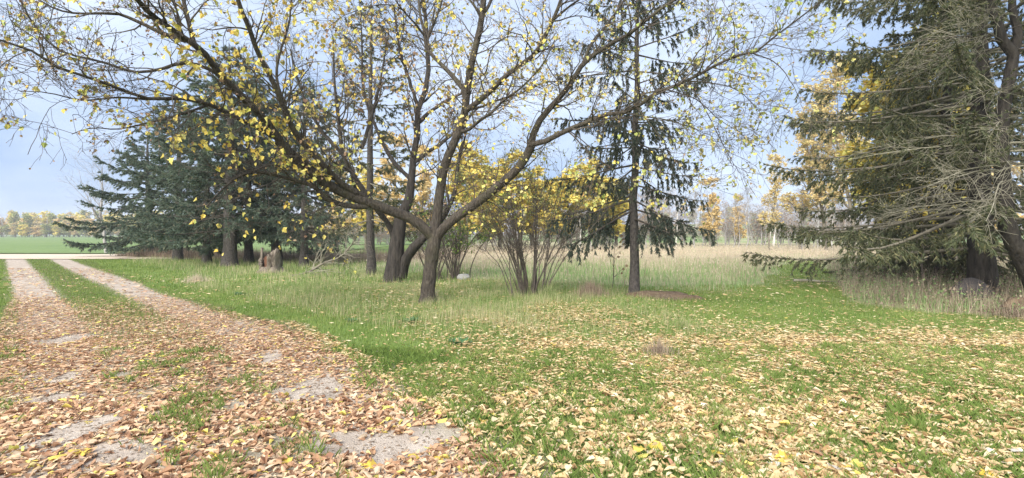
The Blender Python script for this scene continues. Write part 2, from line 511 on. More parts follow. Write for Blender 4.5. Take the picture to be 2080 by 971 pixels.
# ------------------------------------------------------------------ the setting: ground, drive, road, field, hill
def sinh_axis(lo, hi, n, k=7.0):
    u = np.linspace(-1, 1, n)
    v = np.sinh(k * u) / math.sinh(k)
    return np.where(v < 0, -v * lo, v * hi)

def grid_mesh(X, Y, Z):
    n, m = X.shape
    V = np.stack([X, Y, Z], -1).reshape(-1, 3)
    i, j = np.meshgrid(np.arange(n - 1), np.arange(m - 1), indexing='ij')
    Q = np.stack([i * m + j, i * m + j + 1, (i + 1) * m + j + 1, (i + 1) * m + j], -1).reshape(-1, 4)
    return V, Q

# zones
def path_x(y):   # mown path into the meadow on the right
    return np.interp(y, [10, 13.4, 17.7, 24, 31, 44], [6.0, 7.7, 10.2, 13.6, 17.5, 24])
def tall_zone(x, y):
    """1 inside the unmown meadow"""
    wv = .5 * np.sin(x * 1.3) + .3 * np.sin(x * 3.1 + y)
    m = sstep(y + wv, 13.4, 15.4) * sstep(x + .4 * wv, .6, 2.6)
    m = np.maximum(m, sstep(y + wv, 16.5, 18.5) * sstep(x, -3.0, -.5))
    m = np.maximum(m, sstep(y + wv, 20, 23) * sstep(x, -9, -5))
    pw = np.abs(x - path_x(y) + .25 * np.sin(y * 1.1)) / np.interp(y, [13, 18, 30], [1.3, .95, .6])
    m = m * np.maximum(sstep(pw, .7, 2.2), sstep(y, 24, 36))
    return np.clip(m, 0, 1)
def weed_zone(x, y):
    """weedy border below the right-hand spruces"""
    f0 = np.interp(x, [7.3, 7.7, 8.1, 8.5, 9.4, 10.5, 16], [15, 12.6, 11.3, 10.3, 9.45, 8.7, 7.5]) + .12 * np.sin(5 * x)
    return sstep(y, f0, f0 + .5) * sstep(x - path_x(y), .45 + .02 * y, .8 + .03 * y) * (1 - sstep(y, 26, 32))

gx = sinh_axis(-1500, 1500, 171)
gy = sinh_axis(-1500, 1500, 171) + 6
Y, X = np.meshgrid(gy, gx)
X, Y = X, Y
V, Q = grid_mesh(X, Y, hgt(X, Y))
ground = tag(build('ground', V, [Q[:, ::-1]], M['lawn'], smooth=True), 'grassy lawn ground stretching to the horizon', 'ground', kind='structure')
at = ground.data.attributes.new('meadow', 'FLOAT', 'POINT')
at.data.foreach_set('value', (np.maximum(tall_zone(X, Y), .8 * weed_zone(X, Y)) * (Y < 140)).ravel().astype(np.float32))

RE = np.array([gp(*p) for p in [(168, 526), (200, 541), (290, 580), (400, 612), (560, 660), (680, 715), (860, 830), (1010, 940), (1120, 1030), (1290, 1250)]])
LE = np.array([gp(*p) for p in [(4, 526), (12, 541), (24, 580), (20, 612), (0, 660), (-50, 715), (-170, 830), (-310, 940), (-420, 1030), (-700, 1250)]])
RR = np.array([gp(*p) for p in [(118, 526), (150, 541), (245, 580), (325, 612), (465, 668), (580, 740), (690, 840), (800, 940), (880, 1030), (1000, 1250)]])
LR = np.array([gp(*p) for p in [(30, 526), (42, 548), (66, 590), (90, 630), (118, 690), (125, 790), (140, 880), (150, 960), (160, 1050), (170, 1250)]])
def edge_x(E, y):
    o = np.argsort(E[:, 1])
    return np.interp(y, E[o, 1], E[o, 0])
def rut_dist(x, y):
    """sideways distance to the nearer wheel track, across the drive's slanting run"""
    d = np.full(np.shape(x), 9.0)
    for E in (RR, LR):
        dx = np.gradient(edge_x(E, y + np.array([0.0])[0]), axis=0) if False else (edge_x(E, y + .3) - edge_x(E, y - .3)) / .6
        d = np.minimum(d, np.abs(x - edge_x(E, y)) / np.sqrt(1 + dx ** 2))
    return d
ys = np.concatenate([np.linspace(2.0, 12, 90), np.linspace(12.3, 33.6, 90)])
us = np.linspace(-0.04, 1.04, 60)
Yd = np.repeat(ys[None], 60, 0)
Xl, Xr = edge_x(LE, ys), edge_x(RE, ys)
wig = 0.12 * np.sin(ys * 2.3) + 0.09 * np.sin(ys * 5.1 + 1)
Xd = Xl[None] * (1 - us[:, None]) + Xr[None] * us[:, None] + wig[None] * (np.abs(us[:, None] - 0.5) * 2) ** 3
rd = rut_dist(Xd, Yd)
sink = 0.0 * rd
V, Q = grid_mesh(Xd, Yd, hgt(Xd, Yd) + 0.012)
drive = tag(build('driveway', V, [Q[:, ::-1]], M['dirt'], smooth=True), 'sandy two-track dirt drive strewn with leaves', 'driveway', kind='structure')
verge = np.clip((rd - 0.32) / 0.3, 0, 1) * (0.35 + 0.65 * sstep(Yd, 5, 11))
at = drive.data.attributes.new('verge', 'FLOAT', 'POINT')
at.data.foreach_set('value', verge.ravel().astype(np.float32))

xs = np.linspace(-400, 120, 120)
def road_y(x): return 36.8 + 0.0 * x + 0.4 * np.sin(x * 0.05)
Xg, U = np.meshgrid(xs, np.linspace(-1, 1, 7), indexing='ij')
Yg = road_y(Xg) + U * 4.0
V, Q = grid_mesh(Xg, Yg, 0.045 + 0.05 * (1 - U ** 2))
tag(build('gravel_road', V, [Q], M['gravel'], smooth=True), 'pale gravel road running past the end of the drive', 'road', kind='structure')
Xg, Yg = np.meshgrid(np.linspace(-900, -16, 60), np.linspace(42, 276, 40), indexing='ij')
Xg = np.where(Xg > -17, np.minimum(Xg, -16), Xg)
V, Q = grid_mesh(Xg, Yg, 0.06 + 0.0 * Xg)
tag(build('field', V, [Q], M['crop'], smooth=True), 'flat green crop field beyond the gravel road', 'field', kind='structure')
Xg, Yg = np.meshgrid(np.linspace(-20, 420, 70), np.linspace(85, 520, 60), indexing='ij')
Zg = 9 * sstep(Yg, 95, 380) * sstep(Xg, -20, 60) * (1 - 0.35 * sstep(Xg, 120, 300)) + 0.6 * np.sin(Xg * .05) * sstep(Yg, 100, 200) - 0.3 * (1 - sstep(Yg, 85, 100)) - 1.0 * (1 - sstep(Xg, -20, 10))
V, Q = grid_mesh(Xg, Yg, Zg)
tag(build('hill', V, [Q], M['hillside'], smooth=True), 'low green and tan hillside rising behind the meadow', 'hill', kind='structure')

# ------------------------------------------------------------------ the maple
TW = M['twig']
def limb_poly(p, r0, r1, n=18):
    P = resample(np.array([px(*q) for q in p]), n)
    return P, r0 + (r1 - r0) * np.linspace(0, 1, n) ** 0.8

BASE = gp(868, 613)
BASE[2] = float(hgt(BASE[0], BASE[1]))
D0 = BASE[1]
trunk_pts = np.array([BASE + [0, 0, -0.15], BASE + [0.01, 0, 0.1], px(870, 585, D0), px(873, 550, D0), px(877, 520, D0), px(882, 488, D0), px(884, 466, D0)])
LIMBS = [  # (pixel polyline with distance), radius at start, end
    ([(884, 488, 12.15), (868, 470, 12.1), (840, 447, 12.0), (793, 428, 11.8), (747, 410, 11.6), (700, 391, 11.4), (654, 364, 11.1), (623, 336, 10.9), (593, 311, 10.6), (568, 285, 10.4)], .125, .10),
    ([(568, 285, 10.4), (528, 232, 9.9), (485, 191, 9.5), (448, 154, 9.1), (402, 99, 8.6), (377, 83, 8.4), (340, 59, 8.1), (300, 31, 7.7), (272, 0, 7.4), (230, -60, 7.0)], .085, .03),
    ([(568, 285, 10.4), (516, 256, 9.8), (470, 235, 9.3), (423, 213, 8.8), (368, 201, 8.3), (300, 202, 7.8), (222, 174, 7.3), (154, 151, 7.0), (108, 136, 6.8), (62, 107, 6.6), (0, 90, 6.4), (-60, 80, 6.2)], .05, .012),
    ([(423, 213, 8.8), (380, 228, 8.4), (340, 240, 8.2), (290, 250, 8.0), (240, 262, 7.9), (180, 262, 7.7), (150, 275, 7.6)], .024, .006),
    ([(300, 202, 7.8), (240, 198, 7.5), (180, 204, 7.3), (100, 190, 7.0), (30, 180, 6.9)], .018, .005),
    ([(448, 154, 9.1), (408, 133, 8.9), (370, 128, 8.7), (324, 140, 8.4), (270, 145, 8.2), (222, 128, 8.0), (180, 117, 7.8), (135, 107, 7.7), (100, 84, 7.6), (70, 50, 7.5), (45, 12, 7.4), (30, -30, 7.3)], .035, .008),
    ([(377, 83, 8.4), (324, 65, 8.3), (278, 43, 8.2), (241, 29, 8.1), (185, 26, 7.9), (130, 22, 7.8), (93, 9, 7.7), (60, -10, 7.6)], .04, .01),
    ([(398, 95, 8.6), (393, 83, 8.6), (383, 45, 8.7), (376, 20, 8.8), (371, 0, 8.9), (365, -60, 9.0)], .04, .03),
    ([(741, 400, 11.6), (698, 376, 11.3), (661, 339, 11.0), (633, 308, 10.8), (602, 273, 10.5), (577, 220, 10.2), (547, 148, 9.8), (528, 114, 9.6), (510, 62, 9.3), (491, 15, 9.0), (475, -50, 8.8)], .075, .035),
    ([(602, 273, 10.5), (583, 225, 10.5), (562, 148, 10.5), (569, 105, 10.5), (584, 62, 10.5), (593, 0, 10.5), (600, -60, 10.5)], .04, .015),
    ([(760, 414, 11.7), (744, 419, 11.6), (685, 413, 11.3), (657, 401, 11.1), (642, 382, 11.0), (623, 373, 10.9), (593, 364, 10.7), (556, 354, 10.4), (512, 348, 10.1), (473, 369, 9.8), (445, 395, 9.6), (427, 421, 9.5)], .07, .012),
    ([(593, 364, 10.7), (560, 338, 10.4), (520, 345, 10.2), (480, 352, 10.0)], .022, .006),
    ([(735, 398, 11.6), (716, 370, 11.5), (712, 350, 11.5), (679, 330, 11.3), (650, 300, 11.1), (640, 250, 11.0)], .03, .008),
    ([(423, 421, 9.5), (560, 400, 10.2)], .001, .001),
    ([(884, 475, 12.3), (888, 433, 12.3), (894, 386, 12.3), (902, 340, 12.2), (922, 290, 12.1), (935, 263, 12.1), (944, 222, 12.0), (947, 185, 12.0), (956, 133, 11.8), (969, 77, 11.7), (978, 31, 11.6), (982, -20, 11.5), (985, -90, 11.4)], .13, .055),
    ([(976, 34, 11.6), (966, 15, 11.5), (956, 0, 11.5), (940, -50, 11.4)], .035, .015),
    ([(979, 30, 11.6), (992, 14, 11.6), (998, 0, 11.6), (1015, -60, 11.6)], .045, .02),
    ([(947, 188, 12.0), (916, 151, 12.3), (885, 120, 12.5), (867, 99, 12.6), (864, 74, 12.7), (854, 31, 12.8), (851, 0, 12.9), (845, -60, 13)], .065, .02),
    ([(864, 76, 12.7), (848, 53, 12.5), (824, 25, 12.2), (811, 9, 12.0), (790, -30, 11.8)], .03, .012),
    ([(866, 85, 12.7), (885, 40, 12.8), (898, 9, 12.9), (905, -50, 13)], .04, .015),
    ([(824, 25, 12.2), (802, 12, 11.8), (762, 11, 11.4), (735, 18, 11.2), (700, 29, 11.0), (660, 55, 10.7)], .016, .005),
    ([(944, 226, 12.0), (963, 213, 11.9), (993, 188, 11.7), (1027, 154, 11.5), (1055, 133, 11.3), (1086, 108, 11.1), (1102, 80, 11.0), (1120, 42, 10.8), (1136, 0, 10.6), (1150, -60, 10.4)], .07, .03),
    ([(1122, 42, 10.8), (1151, 18, 10.6), (1176, 0, 10.5), (1220, -40, 10.3)], .03, .012),
    ([(935, 266, 12.1), (947, 266, 11.9), (972, 247, 11.6), (1003, 225, 11.3), (1024, 204, 11.1), (1056, 182, 10.9), (1093, 148, 10.7), (1117, 114, 10.5), (1135, 75, 10.4)], .045, .01),
    ([(944, 224, 12.0), (972, 219, 12.2), (1009, 204, 12.4), (1061, 188, 12.5), (1102, 167, 12.6), (1154, 164, 12.7), (1216, 148, 12.8), (1260, 140, 12.9)], .03, .008),
    ([(960, 110, 11.8), (985, 150, 11.4), (1000, 95, 11.2), (1025, 75, 11.0), (1065, 74, 10.8), (1100, 85, 10.6)], .02, .006),
    ([(884, 485, 12.15), (898, 467, 12.1), (932, 436, 12.0), (966, 411, 11.9), (1003, 383, 11.8), (1027, 362, 11.7), (1054, 336, 11.6), (1070, 310, 11.5), (1078, 292, 11.4)], .12, .095),
    ([(1078, 292, 11.4), (1086, 266, 11.4), (1099, 241, 11.3), (1123, 213, 11.2), (1148, 185, 11.1), (1170, 154, 11.0), (1185, 130, 10.9), (1216, 105, 10.8), (1247, 86, 10.7), (1278, 71, 10.6), (1309, 46, 10.4), (1340, 22, 10.3), (1374, 0, 10.2), (1430, -40, 10.0)], .08, .02),
    ([(1183, 134, 10.9), (1201, 90, 11.0), (1229, 56, 11.1), (1247, 31, 11.2), (1268, 0, 11.3), (1300, -50, 11.4)], .042, .014),
    ([(1078, 294, 11.4), (1108, 287, 11.2), (1154, 263, 10.9), (1192, 250, 10.7), (1222, 235, 10.5), (1266, 229, 10.3), (1293, 219, 10.1), (1324, 191, 10.0), (1355, 182, 9.8), (1395, 164, 9.6), (1424, 151, 9.5), (1454, 133, 9.4), (1492, 114, 9.2), (1529, 108, 9.1), (1559, 90, 9.0), (1584, 65, 8.9), (1618, 40, 8.8), (1668, 0, 8.6), (1700, -30, 8.5)], .065, .008),
    ([(1331, 186, 10.0), (1360, 165, 10.0), (1393, 145, 10.0), (1424, 102, 10.0), (1454, 77, 10.0), (1470, 40, 10.0)], .022, .006),
    ([(1424, 151, 9.5), (1445, 130, 9.6), (1473, 108, 9.7), (1516, 83, 9.8), (1580, 62, 9.8)], .016, .005),
    ([(1266, 229, 10.3), (1300, 235, 10.1), (1360, 245, 9.8), (1410, 262, 9.6), (1450, 280, 9.4)], .018, .005),
    ([(1192, 250, 10.7), (1215, 225, 10.5), (1260, 218, 10.3)], .015, .005),
    ([(1395, 164, 9.6), (1450, 170, 9.4), (1490, 180, 9.2), (1525, 205, 9.1), (1550, 240, 9.0)], .014, .004),
    ([(1395, 164, 9.6), (1430, 215, 9.5), (1470, 290, 9.4), (1500, 345, 9.3)], .014, .004),
    ([(1293, 219, 10.1), (1330, 265, 10.0), (1370, 330, 9.9), (1395, 372, 9.8)], .014, .004),
    ([(1154, 263, 10.9), (1190, 292, 10.8), (1230, 340, 10.7), (1245, 385, 10.6)], .014, .004),
    ([(1355, 182, 9.8), (1410, 200, 9.6), (1460, 240, 9.4), (1510, 270, 9.2)], .014, .004),
    ([(1529, 108, 9.1), (1570, 125, 9.0), (1600, 160, 8.9), (1625, 210, 8.9)], .012, .004),
    ([(685, 413, 11.3), (668, 430, 11.0), (676, 465, 10.9), (690, 505, 10.8)], .012, .004),
    ([(657, 401, 11.1), (640, 425, 10.8), (632, 455, 10.7), (640, 480, 10.7)], .012, .004),
    ([(570, 290, 10.4), (545, 330, 10.1), (505, 345, 9.9), (470, 330, 9.7)], .02, .006),
    ([(902, 335, 12.2), (930, 332, 12.0), (955, 340, 11.9), (985, 350, 11.8), (1003, 356, 11.8)], .018, .006),
]
LIMBS = [l for l in LIMBS if l[1] > .005]
maple = empty('maple_tree', BASE, 'large yellow-leaved maple forking low into three thick spreading limbs', 'tree')
tp = resample(trunk_pts, 16)
tr = np.interp(np.linspace(0, 1, 16), [0, .08, .2, .5, .8, 1], [.27, .24, .175, .15, .165, .13])
tv, tq = tubes(tp[None], tr[None], 18)
rn = np.random.default_rng(5)
tv = tv + np.stack([0.012 * np.sin(9 * tv[:, 2] + 5 * tv[:, 0] * 8), 0.012 * np.cos(7 * tv[:, 2]), 0 * tv[:, 2]], -1)
build('trunk', tv - BASE, [tq], M['bark_maple'], maple, True)
LP, LR_ = [], []
for pts, r0, r1 in LIMBS:
    P, R = limb_poly(pts, r0, r1)
    wv = np.cumsum(rng.normal(size=P.shape) * 0.008, 0)
    wv[0] = 0
    P = P + wv * np.linspace(0, 1, len(P))[:, None]
    v, q = tubes(P[None], R[None], 12 if r0 > .05 else 8)
    build('limb', v - BASE, [q], M['bark_maple'], maple, True)
    LP.append(P); LR_.append(R)
LP, LR_ = np.array(LP), np.array(LR_)
def seglen(P): return np.linalg.norm(np.diff(P, axis=1), axis=2).sum(1)
c1 = np.maximum((seglen(LP) * 5.6).astype(int), 2)
c1[[0, 24]] = 7
P1, R1 = spawn(LP, LR_, c1, (0.5, 1.7), (0.5, 1.2), (0, 0, 0.18), 8, 0.2, 0.12, 0.5, 0.018, 0.004)
P2, R2 = spawn(P1, R1, np.full(len(P1), 5), (0.25, 0.8), (0.5, 1.1), (0, 0, -0.05), 5, 0.28, 0.15, 0.6, 0.008, 0.0028)
P3, R3 = spawn(P2, R2, np.full(len(P2), 4), (0.12, 0.42), (0.4, 1.1), (0, 0, -0.12), 3, 0.25, 0.3, 0.7, 0.005, 0.0022)
v, f = join([tubes(P1, R1, 5), tubes(P2, R2, 3), tubes(P3, R3, 3)])
tag(build('twigs', v - BASE, f, TW, maple), kind='stuff')

def leaf_sites(P, n, r, t0=0.4):
    i = r.integers(0, len(P), n)
    t = r.uniform(t0, 1, n) * (P.shape[1] - 1)
    k = np.clip(t.astype(int), 0, P.shape[1] - 2)
    f_ = (t - k)[:, None]
    return P[i, k] * (1 - f_) + P[i, k + 1] * f_, norm(P[i, k + 1] - P[i, k])

r = np.random.default_rng(21)
S, T = leaf_sites(np.concatenate([P3, P2[:, ::2][:, :3] if False else P3]), 42000, r)
sx = (S[:, 0] / S[:, 1]) * F + CX
sy = HY - (S[:, 2] - EYE) / S[:, 1] * F
clump = noise2(S[:, 0] + 0.7 * S[:, 2], S[:, 1] + 0.9 * S[:, 2], 0.9)
dens = 0.12 + 0.72 * sstep(clump, 0.45, 0.75)
dens *= np.where((sx > 340) & (sx < 800), 1.35, np.where(sx > 1230, 1.05, np.where(sx < 340, 1.3, 1.15)))
yl_ = np.interp(sx, [0, 250, 420, 570, 750, 880], [305, 305, 300, 335, 420, 470])
dens *= np.where((sx < 880) & (sy > yl_), .22, 1)
keep = r.random(len(S)) < dens * 0.6
S, T, sx = S[keep], T[keep], sx[keep]
n = len(S)
fw = norm(T * 0.5 + np.array([0, 0, -0.75]) + r.normal(size=(n, 3)) * 0.55)
up = norm(r.normal(size=(n, 3)) + np.array([0, -0.5, 0.6]))
size = r.uniform(0.045, 0.1, n) * np.where(S[:, 0] < -1, 1.15, 1.0)
limeness = sstep(S[:, 0] + r.normal(size=n) * 1.2, 0.0, 2.2)
dry = r.random(n) < np.where(S[:, 0] < -5.0, 0.4, 0.24)
kindv = np.where(dry, 2, np.where(r.random(n) < limeness * 0.92 + 0.08, 1, 0))
pxx = S[:, 0] / S[:, 1] * F + CX
wl_ = r.random(n)
kindv = np.where((pxx < 330) & (kindv == 0) & (wl_ < .7), 2 - (wl_ < .25), kindv)
kindv = np.where((pxx > 620) & (pxx < 1250) & (S[:, 2] > 3.2) & (wl_ < .6), 3, kindv)
size = np.where(kindv >= 2, size * 0.6, size) * np.where(pxx < 300, .72, np.where(pxx > 1230, .8, 1))
MF = frames(fw, up, size[:, None] * np.c_[r.uniform(.55, 1.05, n), r.uniform(.8, 1.1, n), r.uniform(.5, 3.5, n)])
near = np.argsort(S[:, 1] / size)[:300]
isnear = np.zeros(n, bool); isnear[near] = True
tmpl = {}
LM = [M['leaf_yellow'], M['leaf_lime'], M['leaf_dry'], M['leaf_pale']]
for kd, nm in enumerate(['leaves'] * 4):
    w = (kindv == kd) & ~isnear
    v, f = stamp(MAPLE_S, MAPLE_SF, S[w] - BASE, MF[w])
    tag(build(nm, v, [f], LM[kd], maple), ['yellow maple leaves', 'yellow-green maple leaves', 'small dry brown maple leaves', 'small pale tan maple leaves'][kd], kind='stuff')
import mathutils
one = [mat_pick('leaf_yellow_single', [(0, (0.74, 0.5, 0.1)), (0.3, (0.8, 0.64, 0.16)), (0.8, (0.8, 0.71, 0.24)), (1, (0.6, 0.58, 0.12))], 0.22, obj=True),
       mat_pick('leaf_lime_single', [(0, (0.32, 0.38, 0.1)), (0.5, (0.48, 0.47, 0.15)), (1, (0.56, 0.48, 0.19))], 0.22, obj=True),
       mat_pick('leaf_dry_single', [(0, (0.2, 0.13, 0.08)), (1, (0.5, 0.36, 0.22))], 0.22, obj=True),
       mat_pick('leaf_pale_single', [(0, (0.55, 0.4, 0.2)), (1, (0.64, 0.56, 0.26))], 0.22, obj=True)]
def mesh_only(name, V, Fc, mat):
    me = bpy.data.meshes.new(name)
    me.from_pydata([tuple(v) for v in V], [], [tuple(int(k) for k in f) for f in Fc])
    me.materials.append(mat)
    return me
lm = [mesh_only('leaf', MAPLE_V, MAPLE_F, m_) for m_ in one]
for i in near:
    o = link('leaf', lm[kindv[i]], maple)
    mt = np.eye(4); mt[:3, :3] = MF[i]; mt[:3, 3] = S[i] - BASE
    o.matrix_local = mathutils.Matrix(mt.tolist())

# ------------------------------------------------------------------ second deciduous tree behind the maple
B2 = gp(800, 571); D2 = B2[1]
old = empty('old_maple', B2, 'dark rough trunk of an older tree close behind the forked maple', 'tree')
T2 = [
    ([(798, 578, D2), (799, 560, D2), (803, 525, D2), (808, 479, D2), (816, 440, D2), (829, 408, D2), (836, 371, D2), (838, 333, D2), (845, 290, D2), (849, 250, D2), (849, 216, D2), (866, 179, D2), (870, 130, D2), (866, 60, D2), (860, 0, D2), (855, -80, D2)], .34, .06),
    ([(804, 500, D2), (797, 468, D2), (780, 442, D2 - .3), (765, 425, D2 - .6), (735, 380, D2 - 1), (700, 320, D2 - 1.2), (690, 250, D2 - 1.3), (680, 170, D2 - 1.4), (676, 80, D2 - 1.5)], .12, .025),
    ([(812, 562, D2), (820, 535, D2), (838, 506, D2 - .2), (856, 488, D2 - .3), (900, 440, D2), (925, 390, D2), (930, 330, D2 + .3), (950, 260, D2 + .5)], .2, .04),
    ([(843, 328, D2), (871, 308, D2), (898, 290, D2), (930, 262, D2), (970, 220, D2)], .09, .03),
    ([(849, 250, D2), (873, 228, D2), (898, 210, D2), (935, 191, D2), (960, 160, D2)], .08, .02),
    ([(836, 365, D2), (800, 330, D2 + .5), (770, 270, D2 + .8), (740, 190, D2 + 1), (735, 100, D2 + 1), (730, 0, D2 + 1)], .08, .02),
    ([(735, 300, D2 - 1.1), (760, 220, D2 - .8), (775, 150, D2 - .6), (790, 60, D2 - .5)], .07, .02),
    ([(700, 320, D2 - 1.2), (650, 260, D2 - 1.5), (610, 180, D2 - 1.7), (590, 100, D2 - 2)], .07, .02),
    ([(849, 216, D2), (830, 160, D2), (810, 90, D2), (800, 10, D2)], .07, .03),
]
LP2, LRR2 = [], []
for k, (pts, r0, r1) in enumerate(T2):
    P, R = limb_poly(pts, r0, r1, 16)
    if k == 0: R = np.interp(np.linspace(0, 1, 16), [0, .05, .14, .28, .4, .7, 1], [.36, .3, .26, .15, .11, .08, .04])
    if k == 2: R = np.interp(np.linspace(0, 1, 16), [0, .15, .4, 1], [.24, .17, .1, .03])
    v, q = tubes(P[None], R[None], 14)
    v = v + 0.02 * np.sin(v[:, [2, 0, 1]] * 14)
    build('trunk' if k in (0, 2) else 'limb', v - B2, [q], M['bark_dark'], old, True)
    LP2.append(P); LRR2.append(R)
LP2, LRR2 = np.array(LP2), np.array(LRR2)
c = (seglen(LP2) * 3.2).astype(int)
Q1, QR1 = spawn(LP2, LRR2, c, (0.8, 2.6), (0.5, 1.1), (0, 0, 0.25), 8, 0.18, 0.3, 0.45, 0.028, 0.006)
Q2, QR2 = spawn(Q1, QR1, np.full(len(Q1), 6), (0.4, 1.1), (0.5, 1.1), (0, 0, 0.05), 6, 0.25, 0.15, 0.6, 0.01, 0.004)
Q3, QR3 = spawn(Q2, QR2, np.full(len(Q2), 3), (0.2, 0.5), (0.4, 1.1), (0, 0, -0.05), 4, 0.25, 0.3, 0.7, 0.006, 0.0035)
v, f = join([tubes(Q1, QR1, 4), tubes(Q2, QR2, 3), tubes(Q3, QR3, 3)])
tag(build('twigs', v - B2, f, TW, old), kind='stuff')
r = np.random.default_rng(22)
S, T = leaf_sites(Q3, 4200, r)
kk = r.random(len(S)) < 0.4 + 0.5 * sstep(noise2(S[:, 0], S[:, 2] + S[:, 1], 1.4), .4, .8)
S, T = S[kk], T[kk]
fw = norm(T + np.array([0, 0, -0.8]) + r.normal(size=S.shape) * .5)
mf = frames(fw, rdir(len(S), r), r.uniform(.06, .12, len(S)))
w = r.random(len(S)) < .5
for ww, m_, lb in ((w, M['leaf_yellow'], 'yellow leaves'), (~w, M['leaf_dry'], 'dry brown leaves')):
    v, f = stamp(MAPLE_S, MAPLE_SF, S[ww] - B2, mf[ww])
    tag(build('leaves', v, [f], m_, old), lb, kind='stuff')

# ------------------------------------------------------------------ spruces
def spruce_geo(H, Lmax, z0, seed, r_base, whorl=0.42, per=5, droop=0.25, uptip=0.18, twig=(0.25, 0.75), twn=16, spray=0.1, spn=6, hang=0.25, bare=0.25, lean=0.0, round_top=0.8, lower=1.0, tri=BRUSH, dead=0):
    """local coordinates, base at the origin: (trunk P,R), branches (P,R), twigs (P,R), needle stamps"""
    r = np.random.default_rng(seed)
    zt = np.linspace(-0.15, H, 20)
    wob = np.cumsum(r.normal(size=(20, 2)) * 0.02, 0) + np.c_[zt * lean, zt * 0]
    tP = np.c_[wob, zt]
    tR = r_base * (1 - np.clip(zt / H, 0, 1)) ** 0.85 + 0.012
    tR[0] *= 1.35; tR[1] *= 1.1
    bP, bR = [], []
    z = z0
    while z < H - 0.15:
        u = (z - z0) / (H - z0)
        L = Lmax * (1 - u) ** round_top * (lower if u < 0.08 else 1)
        k = per if u < .85 else 4
        a0 = r.uniform(0, 6.28)
        for q in range(k):
            a = a0 + 6.28 * q / k + r.uniform(-.35, .35)
            l = max(L * r.uniform(0.62, 1.1), 0.15)
            zz = z + r.uniform(-.5, .5) * whorl
            el = (0.45 * u - droop) + r.uniform(-.12, .12)
            s = np.linspace(0, 1, 9)
            hor = l * s * math.cos(el)
            ver = l * (s * math.sin(el) - droop * 0.55 * s ** 2 * (1 - u) + uptip * s ** 4)
            side = l * 0.08 * r.normal() * s ** 2
            cx = np.interp(zz, zt, tP[:, 0]); cy = np.interp(zz, zt, tP[:, 1])
            bP.append(np.c_[cx + hor * math.cos(a) - side * math.sin(a), cy + hor * math.sin(a) + side * math.cos(a), np.maximum(zz + ver, 0.12)])
            bR.append((0.010 + 0.008 * l) * np.linspace(1, .2, 9))
        z += whorl * r.uniform(0.75, 1.25) * (1.0 if u < .7 else .75)
    bP, bR = np.array(bP), np.array(bR)
    bl = seglen(bP)
    cnt = np.maximum((bl * twn / 2.0).astype(int), 4)
    idx = np.repeat(np.arange(len(bP)), cnt)
    N = len(idx)
    t = bare + (1 - bare) * r.random(N) ** 0.85
    ts = t * 8
    i = np.clip(ts.astype(int), 0, 7); ff = (ts - i)[:, None]
    p0 = bP[idx, i] * (1 - ff) + bP[idx, i + 1] * ff
    tan = norm(bP[idx, i + 1] - bP[idx, i])
    sd = norm(np.cross(tan, [0, 0, 1.0])) * np.where(r.random(N) < .5, 1, -1)[:, None]
    d = norm(tan * r.uniform(.35, 1.0, N)[:, None] + sd * r.uniform(.5, 1, N)[:, None] + np.array([0, 0, -hang]) + r.normal(size=(N, 3)) * .12)
    L = r.uniform(*twig, N) * (1.2 - 0.85 * t) * np.clip(bl[idx] / 2.2, .35, 1.1)
    pts = [p0]
    for k in range(4):
        pts.append(pts[-1] + d * (L / 4)[:, None])
        d = norm(d + np.array([0, 0, -hang * .6]) + r.normal(size=(N, 3)) * .1)
    wP = np.stack(pts, 1)
    wP[..., 2] = np.maximum(wP[..., 2], 0.1)
    wR = np.maximum(0.006 * np.linspace(1, .4, 5)[None] * np.ones((N, 1)), .003)
    al = np.concatenate([wP, bP[:, [4, 5, 6, 7, 8]]])
    wt = np.concatenate([L, bl * .5])
    n2 = np.maximum((wt / 0.1 * spn / 4).astype(int), 2)
    idx = np.repeat(np.arange(len(al)), n2)
    ts = r.uniform(0.1, 1.0, len(idx)) * 4
    i = np.clip(ts.astype(int), 0, 3); ff = (ts - i)[:, None]
    S_ = al[idx, i] * (1 - ff) + al[idx, i + 1] * ff
    fw_ = norm(al[idx, i + 1] - al[idx, i]) + r.normal(size=(len(idx), 3)) * .15
    mf_ = frames(fw_, rdir(len(idx), r), r.uniform(.7, 1.3, len(idx)) * spray)
    return (tP, tR), (bP, bR), (wP, wR), stamp(tri[0], tri[1], S_, mf_)

def spruce_parts(root, geo, bark, needle, each_branch=False, sides=14, twigmat=None):
    (tP, tR), (bP, bR), (wP, wR), (nv, nf) = geo
    v, q = tubes(tP[None], tR[None], sides)
    v = v + 0.012 * np.sin(v[:, [2, 0, 1]] * 17)
    build('trunk', v, [q], bark, root, True)
    tw = twigmat or TW
    if each_branch:
        for P, R in zip(bP, bR):
            v, q = tubes(P[None], R[None], 5)
            build('branch', v, [q], tw, root, True)
    else:
        v, q = tubes(bP, bR, 4)
        tag(build('branches', v, [q], tw, root, True), kind='stuff')
    v, q = tubes(wP[:, ::2], wR[:, ::2], 3)
    tag(build('twigs', v, [q], tw, root), kind='stuff')
    tag(build('needles', nv, [nf], needle, root), kind='stuff')

